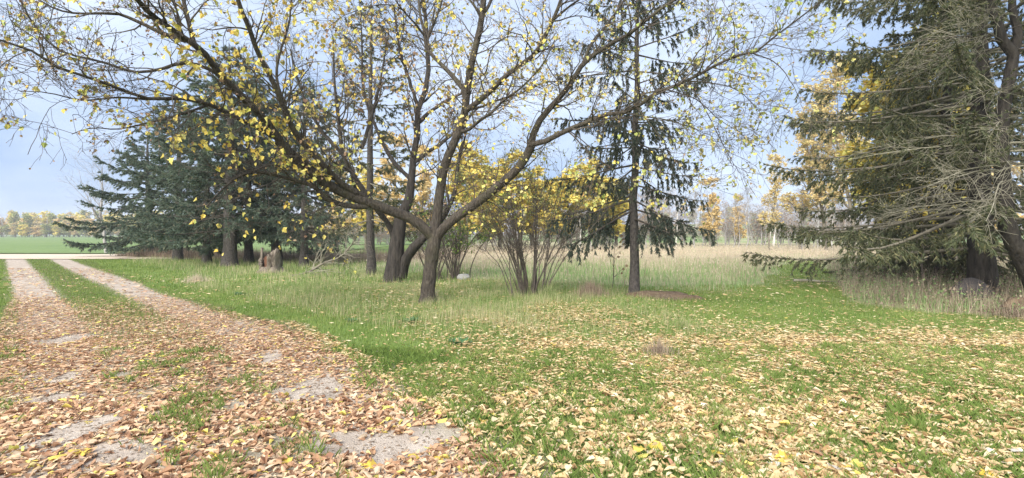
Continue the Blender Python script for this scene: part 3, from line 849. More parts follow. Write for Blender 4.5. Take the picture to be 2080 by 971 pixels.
# the row along the left: (pixel of the base, height, trunk radius, label)
def groundz(p):
    p = np.array(p, float); p[2] = float(hgt(p[0], p[1])); return p
G_ROW = 'spruces of the dark row beside the drive'
protos = []
for k, (H, L, z0, sd, rb) in enumerate([(8.8, 5.2, 1.1, 31, .3), (10.4, 4.3, 1.8, 32, .27), (11.2, 4.3, 1.9, 33, .33)]):
    geo = spruce_geo(H, L, z0, sd, rb, whorl=0.68, per=6, droop=0.17, uptip=.2, twig=(.4, 1.15), twn=20, spray=0.2, spn=4, hang=.2, bare=.18, round_top=.6, tri=BRUSH_S)
    o = empty('spruce_tree', (0, 0, 0))
    spruce_parts(o, geo, M['bark_spruce'], M['needle'], sides=12)
    protos.append(o)
ROW = [  # base pixel, proto, height scale, width scale, label
    ((303, 522), 0, 1.0, 1.0, 'broad low blue-green spruce ending the row next to the gravel road'),
    ((362, 528), 1, 1.0, .95, 'tall blue-green spruce with thick trunk, second from the gravel road'),
    ((420, 535), 1, .92, .8, 'slimmer grey-trunked spruce, third from the gravel road'),
    ((467, 541), 2, 1.0, 1.0, 'tallest thick-trunked spruce in the row, left of the split stump'),
    ((505, 533), 1, 1.05, .85, 'spruce half hidden behind the tallest spruce of the row'),
    ((562, 534), 2, .85, .85, 'dense spruce growing behind the split stump'),
    ((618, 541), 1, .9, .72, 'thin-trunked spruce beyond the fallen limb'),
]
used = set()
for (bx, by), k, hs, ws, lb in ROW:
    p = groundz(gp(bx, by))
    if k not in used:
        o = protos[k]; used.add(k)
        o.location = p; o.scale = (ws, ws, hs); o.rotation_euler = (0, 0, bx * .37)
        o['label'] = lb
    else:
        o = copy_tree(protos[k], p, bx * .37, (ws, hs), lb)
    tag(o, lb, 'spruce', G_ROW)

# leaning dead trunk in the row
lp = gp(316, 521)
o = empty('leaning_dead_tree', lp, 'short dark trunk leaning right beside the broad low spruce', 'tree')
P = resample(np.array([lp + [0, 0, -.1], lp + [.7, 0, 1.2], lp + [1.5, 0, 2.7], lp + [2.0, 0, 4.5]]), 10)
v, q = tubes(P[None], np.linspace(.3, .1, 10)[None], 10)
build('trunk', v - lp, [q], M['bark_dark'], o, True)

# thin trunk with a small crown right of the row
p = groundz(gp(755, 556))
geo = spruce_geo(11.5, 2.5, 2.3, 41, .17, whorl=.5, per=5, droop=.2, twig=(.35, .9), twn=14, spray=.15, spn=4, hang=.3, bare=.3, round_top=.5, tri=BRUSH_S)
o = empty('thin_spruce', p, 'slender rough-barked spruce standing left of the dark old trunk', 'spruce')
spruce_parts(o, geo, M['bark_spruce'], M['needle_grey'], sides=10, twigmat=M['dead_twig'])

# the lone spruce right of the lilac, with curtains of hanging twigs
p = groundz(gp(1290, 601))
o = empty('hanging_spruce', p, 'lone spruce with long bare grey trunk and hanging dark boughs', 'spruce')
geo = spruce_geo(9.8, 2.5, 2.2, 52, .118, whorl=.5, per=5, droop=.24, uptip=.12, twig=(.4, .95), twn=23, spray=.1, spn=9, hang=1.0, bare=.2, round_top=.42, tri=BRUSH_S)
spruce_parts(o, geo, M['bark_spruce'], M['needle_dark'], each_branch=True, sides=16)

# the big spruces at the right
p = groundz(gp(1992, 603))
o = empty('big_spruce', p, 'big ragged spruce with wide grey-green boughs beside the grey dome', 'spruce')
geo = spruce_geo(14.5, 5.9, 1.5, 61, .27, whorl=.52, per=7, droop=.16, uptip=.14, twig=(.4, 1.1), twn=18, spray=.125, spn=5, hang=.55, bare=.28, round_top=.45, tri=BRUSH_S)
spruce_parts(o, geo, M['bark_dark'], M['needle_grey'], each_branch=True, sides=16, twigmat=M['mid_twig'])
p = groundz(gp(1918, 575))
o = empty('dense_spruce', p, 'dense greener spruce with boughs drooping to the weeds, behind the ragged spruce', 'spruce')
geo = spruce_geo(11, 3.6, .9, 62, .24, whorl=.45, per=6, droop=.3, uptip=.05, twig=(.4, 1.0), twn=20, spray=.13, spn=5, hang=.5, bare=.15, round_top=.6, tri=BRUSH_S)
spruce_parts(o, geo, M['bark_dark'], M['needle_grey'], sides=12)
# leaning tree leaving the frame at the right, bare dead branches low down
cb = groundz([11.45, 10.9, 0])
CP = resample(np.array([cb + [0, 0, -.15], px(2095, 570, 10.8), px(2072, 520, 10.7), px(2050, 472, 10.6), px(2040, 400, 10.6), px(2034, 300, 10.6), px(2040, 210, 10.6), px(2054, 140, 10.6), px(2057, 105, 10.6), px(2041, 90, 10.6), px(2023, 37, 10.6), px(2012, 0, 10.6), px(2000, -120, 10.6), px(2005, -260, 10.6)]), 26)
CR = np.interp(np.linspace(0, 1, 26), [0, .06, .3, .6, 1], [.22, .165, .14, .1, .04])
o = empty('leaning_spruce', cb, 'crooked spruce trunk with pale dead lower branches at the lawn edge', 'spruce')
v, q = tubes(CP[None], CR[None], 14)
build('trunk', v - cb, [q], M['bark_dark'], o, True)
P, R = limb_poly([(2057, 108, 10.6), (2067, 84, 10.6), (2056, 15, 10.6), (2060, -60, 10.6)], .09, .05, 10)
v, q = tubes(P[None], R[None], 8); build('limb', v - cb, [q], M['bark_dark'], o, True)
r = np.random.default_rng(77)
BP, BR = [], []
for k in range(40):
    t = r.uniform(.24, .98)
    c0 = np.array([np.interp(t, np.linspace(0, 1, 26), CP[:, j]) for j in range(3)])
    az = math.pi + r.uniform(-1.5, 1.5) if r.random() < .75 else r.uniform(-1.3, 1.3)
    l = r.uniform(1.6, 3.6) * (1.15 - .5 * t)
    s = np.linspace(0, 1, 9)
    el = r.uniform(-.1, .28)
    wb = np.cumsum(r.normal(size=(9, 3)) * .035, 0) * s[:, None]
    BP.append(np.c_[c0[0] + l * s * math.cos(az), c0[1] + l * s * math.sin(az), c0[2] + l * (s * el - .42 * s ** 2 + .14 * s ** 4)] + wb)
    BR.append(r.uniform(.012, .022) * np.linspace(1, .2, 9))
BP, BR = np.array(BP), np.array(BR)
for k in range(len(BP)):
    v, q = tubes(BP[k:k+1], BR[k:k+1], 5)
    low = BP[k, 0, 2] < 4.0
    build('branch', v - cb, [q], M['dead_twig'] if low else TW, o, True)
W1, WR1 = spawn(BP, BR, np.full(len(BP), 20), (.35, 1.1), (.5, 1.1), (0, 0, -.12), 6, .14, .15, .5, .007, .003, r)
W2, WR2 = spawn(W1, WR1, np.full(len(W1), 5), (.15, .45), (.5, 1.0), (0, 0, -.1), 3, .15, .15, .6, .004, .0025, r)
v, f = join([tubes(W1, WR1, 3), tubes(W2, WR2, 3)])
tag(build('twigs', v - cb, f, M['dead_twig'], o), kind='stuff')
w = W1[:, 0, 2] > 2.6
w2 = W2[W2[:, 0, 2] > 3.0]
S, T = leaf_sites(w2, 5000, r, .1)
v, f = stamp(BRUSH[0], BRUSH[1], S - cb, frames(T + r.normal(size=T.shape) * .15, rdir(len(S), r), r.uniform(.05, .1, len(S))))
tag(build('needles', v, [f], M['needle_grey'], o), kind='stuff')

# ------------------------------------------------------------------ deciduous trees (generic)
def decid_geo(H, spread, seed, r0, nl=7, z0=.28, lens=(.25, .45), leafn=1500, leafs=(.1, .18), n2=6, n3=3, upw=.35, stems=1, thin=1.0):
    r = np.random.default_rng(seed)
    SP, SR = [], []
    for s in range(stems):
        a = r.uniform(0, 6.28)
        off = np.array([math.cos(a), math.sin(a), 0]) * (.25 * (s > 0))
        k = np.linspace(0, 1, 12)
        bend = np.cumsum(r.normal(size=(12, 2)) * H * .009, 0) + np.outer(k ** 1.3, [math.cos(a), math.sin(a)]) * (spread * .35 if stems > 1 else 0)
        SP.append(np.c_[off[0] + bend[:, 0], off[1] + bend[:, 1], -.15 + k * (H * r.uniform(.85, 1))])
        SR.append(r0 * (1 - .9 * k) * thin)
    SP, SR = np.array(SP), np.array(SR)
    A, AR = spawn(SP, SR, np.full(stems, nl * 3), (spread * .5, spread), (.45, 1.0), (0, 0, upw), 8, .12, z0, .5, 1, .01, r)
    Bq, BRq = spawn(A, AR, np.full(len(A), n2), (spread * .22, spread * .5), (.4, 1.0), (0, 0, upw * .5), 6, .16, .15, .55, 1, .006, r)
    Cq, CRq = spawn(Bq, BRq, np.full(len(Bq), n3), (spread * .1, spread * .22), (.4, 1.0), (0, 0, .05), 4, .2, .2, .6, 1, .005, r)
    S_, T_ = leaf_sites(Cq, max(leafn, 1), r, .2)
    S_ = S_ + r.normal(size=S_.shape) * leafs[0] * .6
    mf_ = frames(norm(T_ + r.normal(size=S_.shape) * .6 + np.array([0, 0, -.4])), rdir(len(S_), r), r.uniform(*leafs, len(S_)))
    return (SP, SR), [(A, AR, 4), (Bq, BRq, 3), (Cq, CRq, 3)], stamp(LEAFQ_V, LEAFQ_F, S_, mf_)

def decid_parts(root, geo, bark, leaf, twigmat=None, sides=9, crown='leaves'):
    (SP, SR), lv, (nv, nf) = geo
    for k in range(len(SP)):
        v, q = tubes(SP[k:k+1], SR[k:k+1], sides)
        build('trunk', v, [q], bark, root, True)
    v, f = join([tubes(P, R, s) for P, R, s in lv])
    tag(build('twigs', v, f, twigmat or bark, root), kind='stuff')
    if leaf is not None:
        tag(build(crown, nv, [nf], leaf, root), kind='stuff')

# far treeline across the field
FAR = []
for k, (H, sp, lf, bk, nleaf, ls) in enumerate([
        (14, 4.2, 'leaf_gold', 'bark_grey', 1300, (.6, 1.2)), (15, 3.8, 'leaf_olive', 'bark_grey', 1200, (.6, 1.2)),
        (16, 3.6, 'leaf_pale', 'bark_grey', 900, (.4, .9)), (13, 4.0, 'leaf_orange', 'bark_grey', 1100, (.6, 1.2)),
        (16, 3.0, None, 'bark_birch', 1, (.3, .6)), (15, 4.2, 'leaf_olive', 'bark_grey', 1100, (.6, 1.2))]):
    o = empty('far_tree', (0, 0, 0))
    geo = decid_geo(H, sp, 100 + k, .22, 7, .05, leafn=nleaf, leafs=ls, n2=5, n3=2)
    decid_parts(o, geo, M[bk], M[lf] if lf else None, M['bark_grey'], 5)
    FAR.append(o)
FL = ['golden leafy tree in the far treeline beyond the green field', 'olive-green tree in the far treeline beyond the green field', 'thin pale-leaved tree in the far treeline beyond the green field',
      'orange-leaved tree in the far treeline beyond the green field', 'bare white-stemmed tree in the far treeline beyond the green field', 'broad olive-yellow tree in the far treeline beyond the green field']
r = np.random.default_rng(9)
usedf = set()
for row in range(3):
    x = -345.0
    while x < -55:
        k = int(r.choice([0, 1, 2, 3, 4, 5], p=[.2, .14, .22, .14, .2, .1]))
        hs = r.uniform(.72, .95) * (1.0 if row else .55)
        loc = (x, 279 + row * 9 + r.uniform(-2, 4), 0)
        if k not in usedf:
            usedf.add(k); c = FAR[k]; c.location = loc; c.scale = (1, 1, hs)
        else:
            c = copy_tree(FAR[k], loc, r.uniform(0, 6), (r.uniform(.9, 1.3), hs))
        tag(c, FL[k], 'tree', 'far treeline across the field, ' + ['gold', 'olive', 'pale', 'orange', 'bare', 'broad'][k])
        x += r.uniform(2.2, 4.0) * (1 if row == 0 else 1.1)

# trees along the back of the meadow
BGK = {
    'gold': (decid_geo(9, 2.2, 201, .12, 7, .16, leafn=9000, leafs=(.14, .28)), 'mid_twig', 'leaf_gold', 'golden-yellow leafy tree at the back edge of the meadow'),
    'orange': (decid_geo(10, 2.2, 202, .12, 7, .16, leafn=6500, leafs=(.12, .25)), 'mid_twig', 'leaf_orange', 'orange-tan leafy tree at the back edge of the meadow'),
    'grey': (decid_geo(7.5, 1.5, 203, .07, 7, .2, leafn=1), 'bark_grey', None, 'bare grey sapling at the back edge of the meadow'),
    'birch': (decid_geo(8, 1.7, 204, .09, 6, .25, leafn=1), 'bark_birch', None, 'bare white birch at the back edge of the meadow'),
    'pale': (decid_geo(10.5, 2.6, 205, .11, 7, .25, leafn=7000, leafs=(.09, .18)), 'mid_twig', 'leaf_pale', 'tall thin-leaved pale orange tree at the back edge of the meadow'),
}
BGK['thick'] = (decid_geo(5, 2.0, 206, .05, 8, .05, leafn=900, leafs=(.1, .18), stems=3), 'bark_grey', 'leaf_dry', 'low bushy thicket behind the meadow')
BG = {}
def place_bg(kind, x, d, sc, hs, label=None):
    geo, bk, lf, lb = BGK[kind]
    spot = ''
    if not label:
        spot = ['behind the fork of the maple', 'behind the lilac stems', 'between the lilac and the lone spruce', 'beyond the hanging boughs of the lone spruce', 'at the far end of the mown path', 'behind the ragged right-hand spruce'][int(np.searchsorted([960, 1130, 1290, 1500, 1680], x))]
        lb = lb.replace('at the back edge of the meadow', 'past the meadow').replace('behind the meadow', 'past the meadow') + ', ' + spot
    lb = label or lb
    p = (float((x - CX) / F * d), d, 0.0)
    if kind not in BG:
        o = empty(kind_names[kind], p)
        decid_parts(o, geo, M[bk], M[lf] if lf else None, M['mid_twig'] if kind in ('pale', 'gold', 'orange') else M['bark_grey'] if kind != 'birch' else M['bark_birch'], 7)
        o.scale = (sc, sc, hs)
        BG[kind] = o
    else:
        o = copy_tree(BG[kind], p, x * .7, (sc, hs))
    tag(o, lb, 'bush' if kind == 'thick' else 'tree', 'trees at the back of the meadow, ' + kind + (' ' + spot if spot else ''))
kind_names = {'gold': 'golden_tree', 'orange': 'orange_tree', 'grey': 'bare_sapling', 'birch': 'birch_tree', 'pale': 'pale_tree', 'thick': 'thicket_bush'}
for a in [('gold', 1020, 46, 1.8, .95, 'golden tree glowing behind the lilac stems on their maple side'), ('gold', 1085, 50, 1.7, .85, 'golden tree directly behind the lilac stems'),
          ('gold', 1150, 46, 1.7, .85, 'broad golden tree seen between the lilac and the lone spruce, nearer the lilac'), ('gold', 1210, 48, 1.7, .9, 'golden tree seen between the lilac and the lone spruce'),
          ('gold', 1250, 52, 1.5, .78, 'golden tree just beside the lone spruce trunk, behind the meadow'), ('orange', 800, 44, 1.3, 1.0, 'tall orange-tan tree behind the dark old trunk'),
          ('gold', 985, 40, 1.5, .85, 'golden tree between the maple limb and the lilac'), ('gold', 740, 50, 1.2, .9, 'golden tree behind the slender rough-barked spruce'), ('orange', 860, 50, 1.2, 1.0, 'orange-tan tree behind the fork of the maple'),
          ('gold', 950, 42, 1.7, .95, 'golden tree behind the green-leaved arching shrub'), ('orange', 690, 52, 1.1, .8, 'orange tree seen past the end of the fallen limb'),
          ('orange', 1440, 55, .85, .75, 'lone slim orange tree beyond the hanging boughs of the lone spruce'), ('orange', 1500, 62, .7, .62, 'small orange tree among bare saplings behind the meadow'),
          ('pale', 1560, 44, .8, .72, 'slight pale-leaved tree at the meadow end of the mown path'), ('pale', 1625, 47, 1.5, 1.1, 'tall thin pale orange tree over the mown path'),
          ('pale', 1690, 44, 1.6, 1.25, 'large pale orange tree beside the ragged spruce'), ('pale', 1745, 40, 1.6, 1.3, 'thin pale-leaved tree behind the tips of the ragged spruce'),
          ('gold', 1800, 20, 1.2, .92, 'golden tree showing through the ragged spruce boughs'), ('gold', 1875, 19, 1.3, 1.05, 'tall golden tree directly behind the dense spruce'),
          ('orange', 2010, 30, 1.1, .9, 'orange tree behind the two right-hand spruce trunks'), ('gold', 1940, 24, .9, .95, 'golden tree behind the crooked spruce trunk')]:
    place_bg(*a)
r = np.random.default_rng(14)
for x in np.arange(960, 1990, 10):
    place_bg('grey' if r.random() < .82 else 'birch', float(x + r.uniform(-9, 9)), float(r.uniform(47, 72)), float(r.uniform(.6, 1.1)), float(r.uniform(.5, .95)))
for x in np.arange(640, 2060, 26):
    place_bg('thick', float(x + r.uniform(-12, 12)), float(r.uniform(58, 80)), float(r.uniform(1.0, 1.6)), float(r.uniform(.7, 1.25)))
for a in [('birch', 1180, 46, 1, .62), ('birch', 1660, 50, .9, .7), ('grey', 1630, 46, .8, .8)]:
    place_bg(*a)
# woods on the hill's crest and bare tree at the road
for k, x in enumerate(np.linspace(40, 300, 40)):
    xx = float(x + r.uniform(-3, 3))
    c = copy_tree(FAR[int(r.choice([1, 2, 3, 4, 5]))], (xx, float(350 + r.uniform(-20, 30)), 7.5 - 2.5 * sstep(xx, 120, 300)), float(r.uniform(0, 6)), (1.0, float(r.uniform(.5, .75))))
    tag(c, 'small distant tree in the wood along the crest of the hillside', 'tree', 'wood on the hill crest')
p = np.array([-33.5, 42.6, 0.0])
o = empty('bare_tree', p, 'leafless grey tree stretching thin branches over the road by the spruces', 'tree')
geo = decid_geo(8.2, 4.6, 301, .14, 6, .3, leafn=1, n2=5, n3=3, upw=.2)
decid_parts(o, geo, M['bark_grey'], None, M['bark_grey'], 8)

p = groundz(gp(1880, 590))
o = empty('yellow_sapling', p, 'small yellow-leaved sapling growing up under the ragged spruce', 'sapling')
geo = decid_geo(3.2, 1.2, 305, .03, 5, .3, leafn=420, leafs=(.07, .12), n2=4, n3=2, upw=.1)
decid_parts(o, geo, M['shrub_stem'], M['leaf_yellow'], TW, 6)

# ------------------------------------------------------------------ shrubs
def shrub(name, base, label, H, n, spreadr, seed, mat, leaf=None, leafn=0, ls=(.04, .07), up=.5, r0=(.012, .03), flare=.55, leaf_fn=None):
    r = np.random.default_rng(seed)
    root = empty(name, base, label, 'shrub')
    SP, SR = [], []
    for k in range(n):
        a = r.uniform(0, 6.28)
        rad = abs(r.normal()) * spreadr * .35
        h = H * r.uniform(.5, 1.0)
        out = flare * h * r.uniform(.1, 1.0) ** 1.3
        s = np.linspace(0, 1, 10)
        w = np.cumsum(r.normal(size=(10, 3)) * .045 * h / 2, 0)
        SP.append(np.c_[rad * math.cos(a) + out * math.cos(a) * s ** 1.3, rad * math.sin(a) + out * math.sin(a) * s ** 1.3, -.1 + h * s ** (1.0 if up > .3 else .8)] + w * s[:, None])
        SR.append(r.uniform(*r0) * (1 - .75 * s))
    SP, SR = np.array(SP), np.array(SR)
    for k in range(n):
        v, q = tubes(SP[k:k+1], SR[k:k+1], 6)
        build('stem', v, [q], mat, root, True)
    A, AR = spawn(SP, SR, np.full(n, 10), (.3, 1.1), (.35, .95), (0, 0, .25), 6, .18, .35, .5, 1, .004, r)
    Bq, BRq = spawn(A, AR, np.full(len(A), 5), (.15, .45), (.3, .9), (0, 0, .15), 4, .2, .2, .6, 1, .003, r)
    v, f = join([tubes(A, AR, 3), tubes(Bq, BRq, 3)])
    tag(build('twigs', v, f, mat, root), kind='stuff')
    if leaf is not None:
        S_, T_ = leaf_sites(Bq, leafn, r, .2)
        if leaf_fn is not None:
            kp = leaf_fn(S_, r); S_, T_ = S_[kp], T_[kp]
        mf_ = frames(norm(T_ + r.normal(size=S_.shape) * .6), rdir(len(S_), r), r.uniform(*ls, len(S_)))
        v, f = stamp(LEAFQ_V, LEAFQ_F, S_, mf_)
        tag(build('leaves', v, [f], leaf, root), kind='stuff')
    return root
shrub('lilac_shrub', groundz(gp(1075, 600)), 'tall bare many-stemmed lilac shrub between the maple and lone spruce', 4.0, 44, .85, 401, M['shrub_stem'], M['leaf_olive'], 7000, (.04, .08), .5, (.008, .022), .75,
      lambda S_, r: (r.random(len(S_)) < .7 * sstep(S_[:, 2], 1.6, 3.2)))
shrub('green_shrub', groundz(gp(925, 566)), 'arching shrub still holding green leaves behind the forked maple', 3.0, 22, .6, 402, M['shrub_stem'], M['leaf_green'], 5200, (.06, .11), .2, (.012, .03), .85,
      lambda S_, r: (r.random(len(S_)) < .25 + .75 * sstep(S_[:, 0], -.2, 1.2)) & (S_[:, 2] > .9))
shrub('bare_shrub', groundz(gp(885, 568)), 'low bare arching shrub beside the dark old trunk', 2.2, 12, .4, 403, M['shrub_stem'], None, 0, flare=.95, up=.2)

# ------------------------------------------------------------------ stump, fallen limb, mound, dome, log, stone, clod
p = groundz(gp(551, 553))
st = empty('tree_stump', p, 'broken hollow stump with reddish rotten heart in front of the spruces', 'stump')
def stump_shell(mat, name, rad, a0, a1, hs, seed, inset=0.0):
    r = np.random.default_rng(seed)
    n = 22
    aa = np.linspace(a0, a1, n)
    zz = np.linspace(0, 1, 7)
    h = hs * (0.75 + .25 * np.sin(aa * 3 + seed) + r.uniform(-.14, .14, n))
    Vo, Vi = [], []
    for i in range(n):
        for z in zz:
            rr = rad * (1.25 - .45 * z + .38 * z ** 2) + .03 * math.sin(aa[i] * 9 + z * 4) + r.normal() * .012
            Vo.append((rr * math.cos(aa[i]), rr * math.sin(aa[i]), -.08 + z * h[i]))
            Vi.append(((rr - .1) * math.cos(aa[i]), (rr - .1) * math.sin(aa[i]), -.08 + z * h[i] * .97))
    m_ = len(zz)
    i, j = np.meshgrid(np.arange(n - 1), np.arange(m_ - 1), indexing='ij')
    q = np.stack([i * m_ + j, (i + 1) * m_ + j, (i + 1) * m_ + j + 1, i * m_ + j + 1], -1).reshape(-1, 4)
    N = n * m_
    top = np.array([(i * m_ + m_ - 1, (i + 1) * m_ + m_ - 1, N + (i + 1) * m_ + m_ - 1, N + i * m_ + m_ - 1) for i in range(n - 1)])
    s0 = np.array([(j, j + 1, N + j + 1, N + j) for j in range(m_ - 1)])
    e = (n - 1) * m_
    s1 = np.array([(e + j + 1, e + j, N + e + j, N + e + j + 1) for j in range(m_ - 1)])
    build(name, np.array(Vo + Vi), [np.concatenate([q, (q + N)[:, ::-1], top, s0, s1])], mat, st, False)
stump_shell(M['stump_out'], 'bark_shell', .36, math.radians(-60), math.radians(205), 1.02, 3)
stump_shell(M['stump_out'], 'bark_shell', .40, math.radians(215), math.radians(235), .95, 5)
stump_shell(M['stump_out'], 'bark_shell', .36, math.radians(272), math.radians(298), .82, 6)
stump_shell(M['stump_in'], 'rotten_heart', .23, math.radians(150), math.radians(350), .78, 8)
zz = np.linspace(0, 1, 4)
A_ = np.linspace(0, 6.283, 40, endpoint=False)
rV = np.array([((.62 - .27 * z + .06 * math.sin(a * 5)) * math.cos(a), (.62 - .27 * z + .06 * math.sin(a * 5)) * math.sin(a), -.06 + .3 * z) for z in zz for a in A_])
rq = np.array([(i * 40 + k, i * 40 + (k + 1) % 40, (i + 1) * 40 + (k + 1) % 40, (i + 1) * 40 + k) for i in range(3) for k in range(40)])
build('root_flare', rV, [rq], M['stump_out'], st, False)

p = groundz(gp(610, 562))
fl = empty('fallen_limb', p, 'long grey broken limb slanting up from the grass right of the stump', 'branch')
P = resample(np.array([px(590, 562, p[1]) * [1, 1, 0] + [0, 0, .03], px(625, 553, p[1]), px(660, 533, p[1]), px(690, 523, p[1]), px(712, 500, p[1]), px(726, 478, p[1] - .2)]), 14)
v, q = tubes(P[None], np.interp(np.linspace(0, 1, 14), [0, .3, 1], [.022, .045, .02])[None], 8)
build('branch', v - p, [q], M['mid_twig'], fl, True)
r = np.random.default_rng(88)
a1, b1 = spawn(P[None], np.full((1, 14), .06), np.array([34]), (.4, 1.5), (.4, 1.2), (0, 0, -.1), 7, .2, .1, .35, .016, .004, r)
a2, b2 = spawn(a1, b1, np.full(34, 7), (.2, .6), (.4, 1.1), (0, 0, -.05), 5, .2, .1, .6, .01, .003, r)
a1[..., 2] = np.maximum(a1[..., 2], .02); a2[..., 2] = np.maximum(a2[..., 2], .02)
v, f = join([tubes(a1, b1, 4), tubes(a2, b2, 3)])
tag(build('twigs', v - p, f, M['dead_twig'], fl), kind='stuff')

def lump(name, base, rx, ry, rz, seed, mat, rough=.12, n=26, label=None, cat=None, sink=.3):
    r = np.random.default_rng(seed)
    k = r.normal(size=(7, 3)) * 2.2; ph = r.uniform(0, 6.28, 7)
    th = np.linspace(0, math.pi, n // 2); pp = np.linspace(0, 6.283, n, endpoint=False)
    d = np.array([(math.sin(t) * math.cos(a), math.sin(t) * math.sin(a), math.cos(t)) for t in th for a in pp])
    k2 = r.normal(size=(9, 3)) * 7
    s = 1 + rough * np.sin(d @ k.T + ph).sum(1) / 2.2 + rough * .5 * np.sin(d @ k2.T + r.uniform(0, 6, 9)).sum(1) / 3
    V = d * s[:, None] * [rx, ry, rz] + [0, 0, rz * (1 - 2 * sink)]
    q = np.array([(i * n + j, (i + 1) * n + j, (i + 1) * n + (j + 1) % n, i * n + (j + 1) % n) for i in range(len(th) - 1) for j in range(n)])
    o = build(name, V, [q], mat, None, True, base)
    return tag(o, label, cat)
lump('mulch_mound', groundz(gp(1355, 606)), .95, .5, .15, 5, M['mulch'], .22, 40, 'low brown mound of raked twigs and mulch beside the lone spruce', 'mound', .5)
lump('cut_stone', groundz(gp(942, 568)), .24, .16, .14, 6, M['stone'], .1, 20, 'small pale grey stone in the grass behind the maple', 'stone', .2)
lump('earth_clod', groundz(gp(2068, 640)), .5, .32, .17, 9, M['mulch'], .55, 44, 'brown heap of earth and dry grass near the leaning trunk', 'heap', .4)
p = groundz(gp(1975, 612))
lump('grey_boulder', p, .42, .34, .36, 7, M['dome'], .05, 32, 'dark grey rounded dome half sunk in weeds under the big spruce', 'boulder', .25)
p = groundz(gp(1640, 572))
lg = empty('fallen_log', p, 'thin greyish log lying across the mown path into the meadow', 'log')
P = resample(np.array([[-.42, .1, .06], [0, 0, .07], [.35, -.12, .05]]), 8)
v, q = tubes(P[None], np.linspace(.055, .04, 8)[None], 8)
build('log', v, [q], M['dead_twig'], lg, True)
P = resample(np.array([[.3, -.1, .05], [.6, -.14, .06], [1.0, -.12, .04]]), 6)
v, q = tubes(P[None], np.linspace(.02, .01, 6)[None], 6)
build('broken_twig', v, [q], M['dead_twig'], lg, True)

# sapling weed beside the lone spruce
p = groundz(gp(1243, 590))
sp = empty('dry_sapling', p, 'thin upright sapling with a few withered leaves left of the lone spruce', 'sapling')
P = resample(np.array([[0, 0, -.05], [.05, 0, .5], [.06, .05, 1.0], [.12, .05, 1.5]]), 10)[None]
R = np.linspace(.012, .005, 10)[None]
v, q = tubes(P, R, 6); build('stem', v, [q], TW, sp, True)
r = np.random.default_rng(5)
A, AR = spawn(P, R, np.array([11]), (.3, .6), (.6, 1.1), (0, 0, .2), 6, .12, .25, .6, 1, .003, r)
v, q = tubes(A, AR, 4); tag(build('twigs', v, [q], TW, sp), kind='stuff')
S, T = leaf_sites(A, 26, r, .5)
leafm = mesh_only('leaf', MAPLE_V, MAPLE_F, one[2])
for s_, t_ in zip(S, T):
    c = link('leaf', leafm, sp)
    mt = np.eye(4); mt[:3, :3] = frames(t_[None] + [[0, 0, -.8]], rdir(1, r), np.array([r.uniform(.06, .1)]))[0]; mt[:3, 3] = s_
    c.matrix_local = mathutils.Matrix(mt.tolist())

# ------------------------------------------------------------------ grass, meadow, weeds
def scatter_area(n, d0, d1, r, k=1.18, power=1.0):
    """points spread evenly over the ground in front between two distances"""
    d = np.sqrt(r.uniform(d0 ** 2, d1 ** 2, n))
    x = r.uniform(-k, k, n) * d
    return x, d

def in_drive(x, y):
    return (x > edge_x(LE, y)) & (x < edge_x(RE, y)) & (y < 33.0)

def blades(name, x, y, h, w, mat, label, lean=.35, tmpl=(BLADE_V, BLADE_F), r=None, z=0.0, root=None):
    n = len(x)
    r = r or rng
    a = r.uniform(0, 6.28, n)
    # face roughly any way; lean outwards
    cx, sx_ = np.cos(a), np.sin(a)
    h = np.broadcast_to(h, n); w = np.broadcast_to(w, n)
    ln = r.uniform(.2, 1.6, n) * lean
    Mx = np.zeros((n, 3, 3))
    Mx[:, 0, 0] = cx * w; Mx[:, 1, 0] = sx_ * w
    Mx[:, 0, 1] = -sx_ * h * ln * 2; Mx[:, 1, 1] = cx * h * ln * 2
    Mx[:, 2, 2] = h
    Mx[:, 0, 2] = r.normal(size=n) * .12 * h; Mx[:, 1, 2] = r.normal(size=n) * .12 * h
    v, f = stamp(tmpl[0], tmpl[1], np.c_[x, y, hgt(x, y) + z - .004], Mx)
    o = build(name, v, [f], mat)
    return tag(o, label, 'grass', kind='stuff')
B3F = np.array([(0, 1, 2), (0, 2, 3)])
r = np.random.default_rng(500)
TREES_XY = [(BASE[0], BASE[1], .25)]

# near lawn
x, y = scatter_area(215000, 2.6, 7.0, r)
dv = in_drive(x, y)
dn = np.where(dv, .5 * sstep(rut_dist(x, y), .25, .6) * sstep(noise2(x, y, .8), .5, .75), .35 + .65 * sstep(noise2(x + 9, y, 1.0), .2, .7))
kp = r.random(len(x)) < dn
x, y = x[kp], y[kp]
tuft = noise2(x, y, .35)
blades('lawn_grass', x, y, r.uniform(.045, .1, len(x)) * (.6 + .8 * np.clip(tuft, 0, 1)), r.uniform(.004, .007, len(x)), M['grass'], 'short green lawn grass in the foreground', .45, (BLADE3_V, B3F), r)
